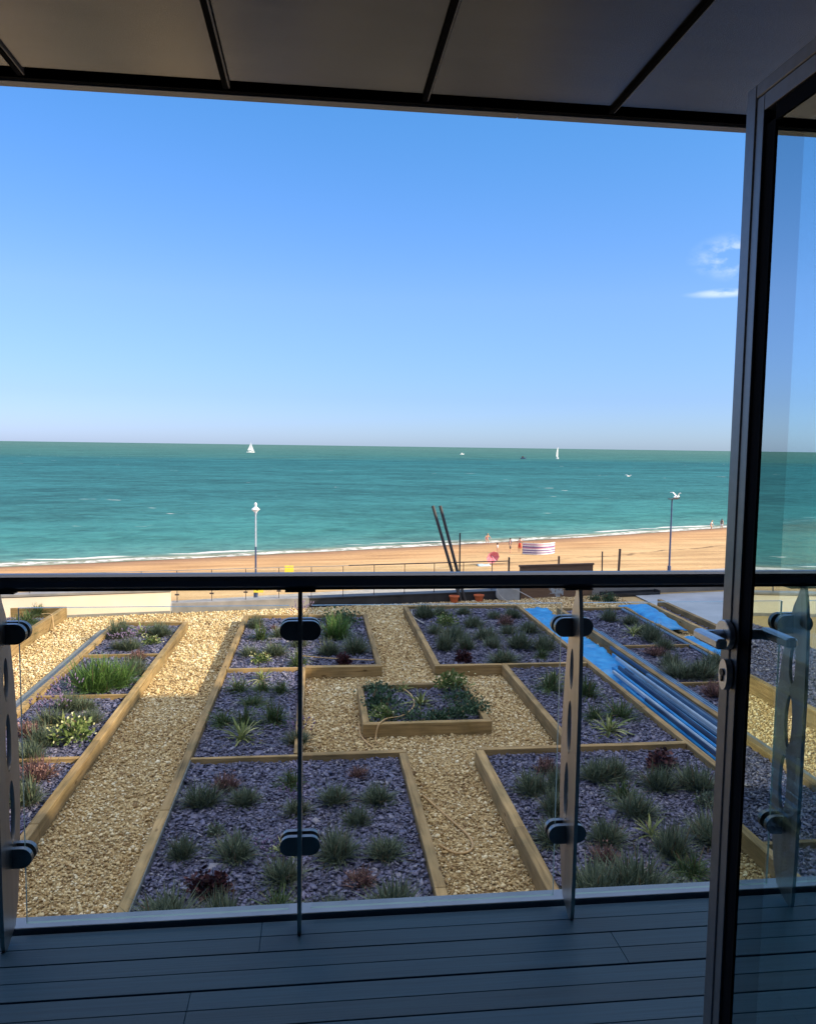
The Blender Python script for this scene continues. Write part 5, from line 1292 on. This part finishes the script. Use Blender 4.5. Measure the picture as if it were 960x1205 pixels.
# pink striped chair, towel, turquoise shelter, bundle
pc = thing('beach_parasol', (18.0, 78.6, bz(18, 78.6)), 'pink parasol tipped over on the sand left of the end post', 'parasol')
zz = bz(18, 78.6)
mb = MB(); n_ = 8
apex = Vector((17.85, 78.9, zz+.95)); cen = Vector((17.95, 78.45, zz+.78)); ax = (apex-cen).normalized(); u_ = ax.orthogonal().normalized(); v_ = ax.cross(u_)
rim = [cen+(u_*math.cos(2*PI*k/n_)+v_*math.sin(2*PI*k/n_))*.72 for k in range(n_)]
mb.add([apex]+rim, [(0, 1+k, 1+(k+1) % n_) for k in range(n_)]); o = mb.build('canopy', M['pinkcloth'], pc); sm = o.modifiers.new('thickness', 'SOLIDIFY'); sm.thickness = .01
mb = MB(); mb.tube([apex+ax*.05, cen-ax*.9], .02, n=8); mb.build('pole', M['white'], pc)
flat_cloth('beach_towel', [(16.2, 77.2), (17.5, 77.2), (17.6, 78.6), (16.3, 78.6)], bz(17, 78)+.05, 'pale blue towel lying beside the pink parasol', 'towel', plain('pale_blue_cloth', (.50, .62, .70), rough=.9), amp=.12, n=10, m=8, thick=.02)
sh_ = thing('beach_shelter', (7.85, 67.6, bz(7.85, 67.6)), 'small turquoise dome shelter on the sand behind the handrail', 'shelter')
zz = bz(7.85, 67.6); mb = MB(); mb.lathe([(.50, 0), (.49, .2), (.42, .42), (.28, .58), (.08, .66)], (7.85, 67.6, zz), n=14); mb.build('dome', M['turq'], sh_, smooth=True)
mb = MB(); mb.tube([(7.37, 67.4, zz), (7.5, 67.4, zz+.4), (7.85, 67.4, zz+.67), (8.2, 67.4, zz+.4), (8.33, 67.4, zz)], .012, n=6); mb.build('hoop', M['darkmetal'], sh_)
o = MB(); zz = bz(8.6, 66.6)
o.lathe([(.30, 0), (.40, .12), (.36, .34), (.22, .48), (.10, .52), (.06, .62)], (8.62, 66.6, zz), n=12); tag(o.build('beach_bag', M['greycloth'], smooth=True), 'dark grey bag on the sand right of the turquoise shelter', 'bag')

# ------------------------------------------------------------------ boats and gulls
def yacht(loc, L, mast, rz, label, sails):
    t_ = thing('sailing_yacht', loc, label, 'yacht', rz=rz)
    mb = MB(); st = []
    for i in range(9):
        u = i/8; x = -L/2+L*u; wd = L*.14*math.sin(PI*(.22+.78*u))**.8*(1 if u < .99 else 0.02); sh = .10*L*(1+.25*u)
        st.append([(x, -wd, sh), (x, -wd*.75, .0), (x, 0, -.25), (x, wd*.75, 0), (x, wd, sh)])
    vs = [p for s_ in st for p in s_]; fs = [(i*5+j, i*5+j+1, (i+1)*5+j+1, (i+1)*5+j) for i in range(8) for j in range(4)]
    fs += [(i*5+4, i*5, (i+1)*5, (i+1)*5+4) for i in range(8)]+[(0, 1, 2, 3, 4), (44, 43, 42, 41, 40)]
    mb.add(vs, fs); mb.build('hull', M['white'], t_, local=True)
    mb = MB(); mb.box(-L*.22, L*.12, -L*.07, L*.07, L*.105, L*.16, bev=.05); mb.build('cabin', M['white'], t_, local=True)
    mb = MB(); mb.tube([(L*.06, 0, L*.1), (L*.06, 0, mast)], .09, n=8); mb.tube([(L*.06, 0, L*.22), (-L*.38, 0, L*.22)], .07, n=6); mb.build('mast', M['white'], t_, local=True)
    for nm, pts in sails:
        mb = MB(); mb.add([(p[0]*L, p[1]*L, p[2]*mast) for p in pts], [tuple(range(len(pts)))]); o = mb.build(nm, M['sail'], t_, local=True, fixn=False)
        s_ = o.modifiers.new('thickness', 'SOLIDIFY'); s_.thickness = .06
yacht((-106.8, 1272, SEA), 12.5, 17.0, .1, 'white yacht under sail near the horizon on the left', [('mainsail', [(.05, 0, .20), (.05, .02, .97), (-.16, .05, .55), (-.36, .04, .22)]), ('headsail', [(.08, 0, .88), (.46, .0, .12), (.10, .05, .16)])])
yacht((302.3, 968, SEA), 11.0, 15.0, 1.15, 'white yacht with one tall narrow sail near the horizon on the right', [('mainsail', [(.05, 0, .18), (.05, .02, .98), (-.25, .10, .55), (-.36, .10, .20)])])
ml = thing('motor_launch', (246.6, 928.6, SEA), 'small dark launch on the sea left of the tall sail', 'boat')
mb = MB(); mb.add([(-3, -1, .1), (2, -1.1, .1), (3.6, 0, .2), (2, 1.1, .1), (-3, 1, .1), (-3, -1.2, 1.2), (2, -1.3, 1.4), (4, 0, 1.7), (2, 1.3, 1.4), (-3, 1.2, 1.2)], [(0, 1, 2, 3, 4), (9, 8, 7, 6, 5), (0, 5, 6, 1), (1, 6, 7, 2), (2, 7, 8, 3), (3, 8, 9, 4), (4, 9, 5, 0)])
mb.v = [(v[0]+246.6, v[1]+928.6, v[2]+SEA) for v in mb.v]; mb.build('hull', M['lampblue'], ml)
mb = MB(); mb.box(245.3, 247.6, 927.8, 929.4, SEA+1.35, SEA+3.2, bev=.15); mb.build('wheelhouse', M['darkmetal'], ml)
ml = thing('motor_launch', (253, 1370, SEA), 'tiny white launch far out left of the tall sail', 'boat')
mb = MB(); mb.add([(-3, -1, .1), (2, -1.1, .1), (3.6, 0, .2), (2, 1.1, .1), (-3, 1, .1), (-3, -1.2, 1.2), (2, -1.3, 1.4), (4, 0, 1.7), (2, 1.3, 1.4), (-3, 1.2, 1.2)], [(0, 1, 2, 3, 4), (9, 8, 7, 6, 5), (0, 5, 6, 1), (1, 6, 7, 2), (2, 7, 8, 3), (3, 8, 9, 4), (4, 9, 5, 0)])
mb.v = [(v[0]+253, v[1]+1370, v[2]+SEA) for v in mb.v]; mb.build('hull', M['white'], ml)
mb = MB(); mb.box(251.8, 254.0, 1369.2, 1370.8, SEA+1.35, SEA+3.0, bev=.15); mb.build('wheelhouse', M['white'], ml)

def gull(loc, sc, rz, label, raised):
    """one continuous body with wings, about 1.2 m across"""
    t_ = thing('seagull', loc, label, 'gull', rz=rz)
    me = bpy.data.meshes.new('body')
    V_ = [(0, 0, 0), (.16, 0, .02), (.25, 0, .06), (.33, 0, .05), (-.16, 0, .0), (-.30, 0, -.01),
          (.03, .14, .08+raised*.06), (-.02, .36, .14+raised*.20), (-.12, .60, .10+raised*.22), (.03, -.14, .08+raised*.06), (-.02, -.36, .14+raised*.20), (-.12, -.60, .10+raised*.22)]
    E_ = [(0, 1), (1, 2), (2, 3), (0, 4), (4, 5), (0, 6), (6, 7), (7, 8), (0, 9), (9, 10), (10, 11)]
    RR = [(.08, .08), (.065, .065), (.05, .05), (.014, .014), (.06, .06), (.07, .015), (.085, .02), (.06, .014), (.02, .008), (.085, .02), (.06, .014), (.02, .008)]
    me.from_pydata([tuple(c*sc for c in v) for v in V_], E_, []); me.materials.append(M['white']); me.update()
    o = link(bpy.data.objects.new('body', me)); o.parent = t_; sk = o.modifiers.new('skin', 'SKIN'); sk.use_smooth_shade = True
    for i, r_ in enumerate(RR): me.skin_vertices[0].data[i].radius = (r_[0]*sc, r_[1]*sc)
    me.skin_vertices[0].data[0].use_root = True
    s_ = o.modifiers.new('sub', 'SUBSURF'); s_.levels = 1; s_.render_levels = 1
    return t_
gull((49.2, 120, -2.75), 1.15, .5, 'white gull gliding low over the sea left of the right lamp', .2)
gull((26.25, 54.95, PROM+6.05), .95, .3, 'white gull landing with raised wings on the right lamp head', 1.0)

# ------------------------------------------------------------------ render settings
SC.view_settings.view_transform = 'Standard'
SC.view_settings.look = 'None'
SC.view_settings.exposure = 0.84
SC.view_settings.gamma = 1.0
SC.view_settings.use_curve_mapping = False
SC.render.engine = 'CYCLES'
SC.cycles.use_denoising = True
SC.cycles.max_bounces = 10
SC.cycles.diffuse_bounces = 4
SC.cycles.glossy_bounces = 4
SC.cycles.transparent_max_bounces = 24
SC.cycles.sample_clamp_indirect = 6.0
SC.cycles.caustics_reflective = False
SC.cycles.caustics_refractive = False
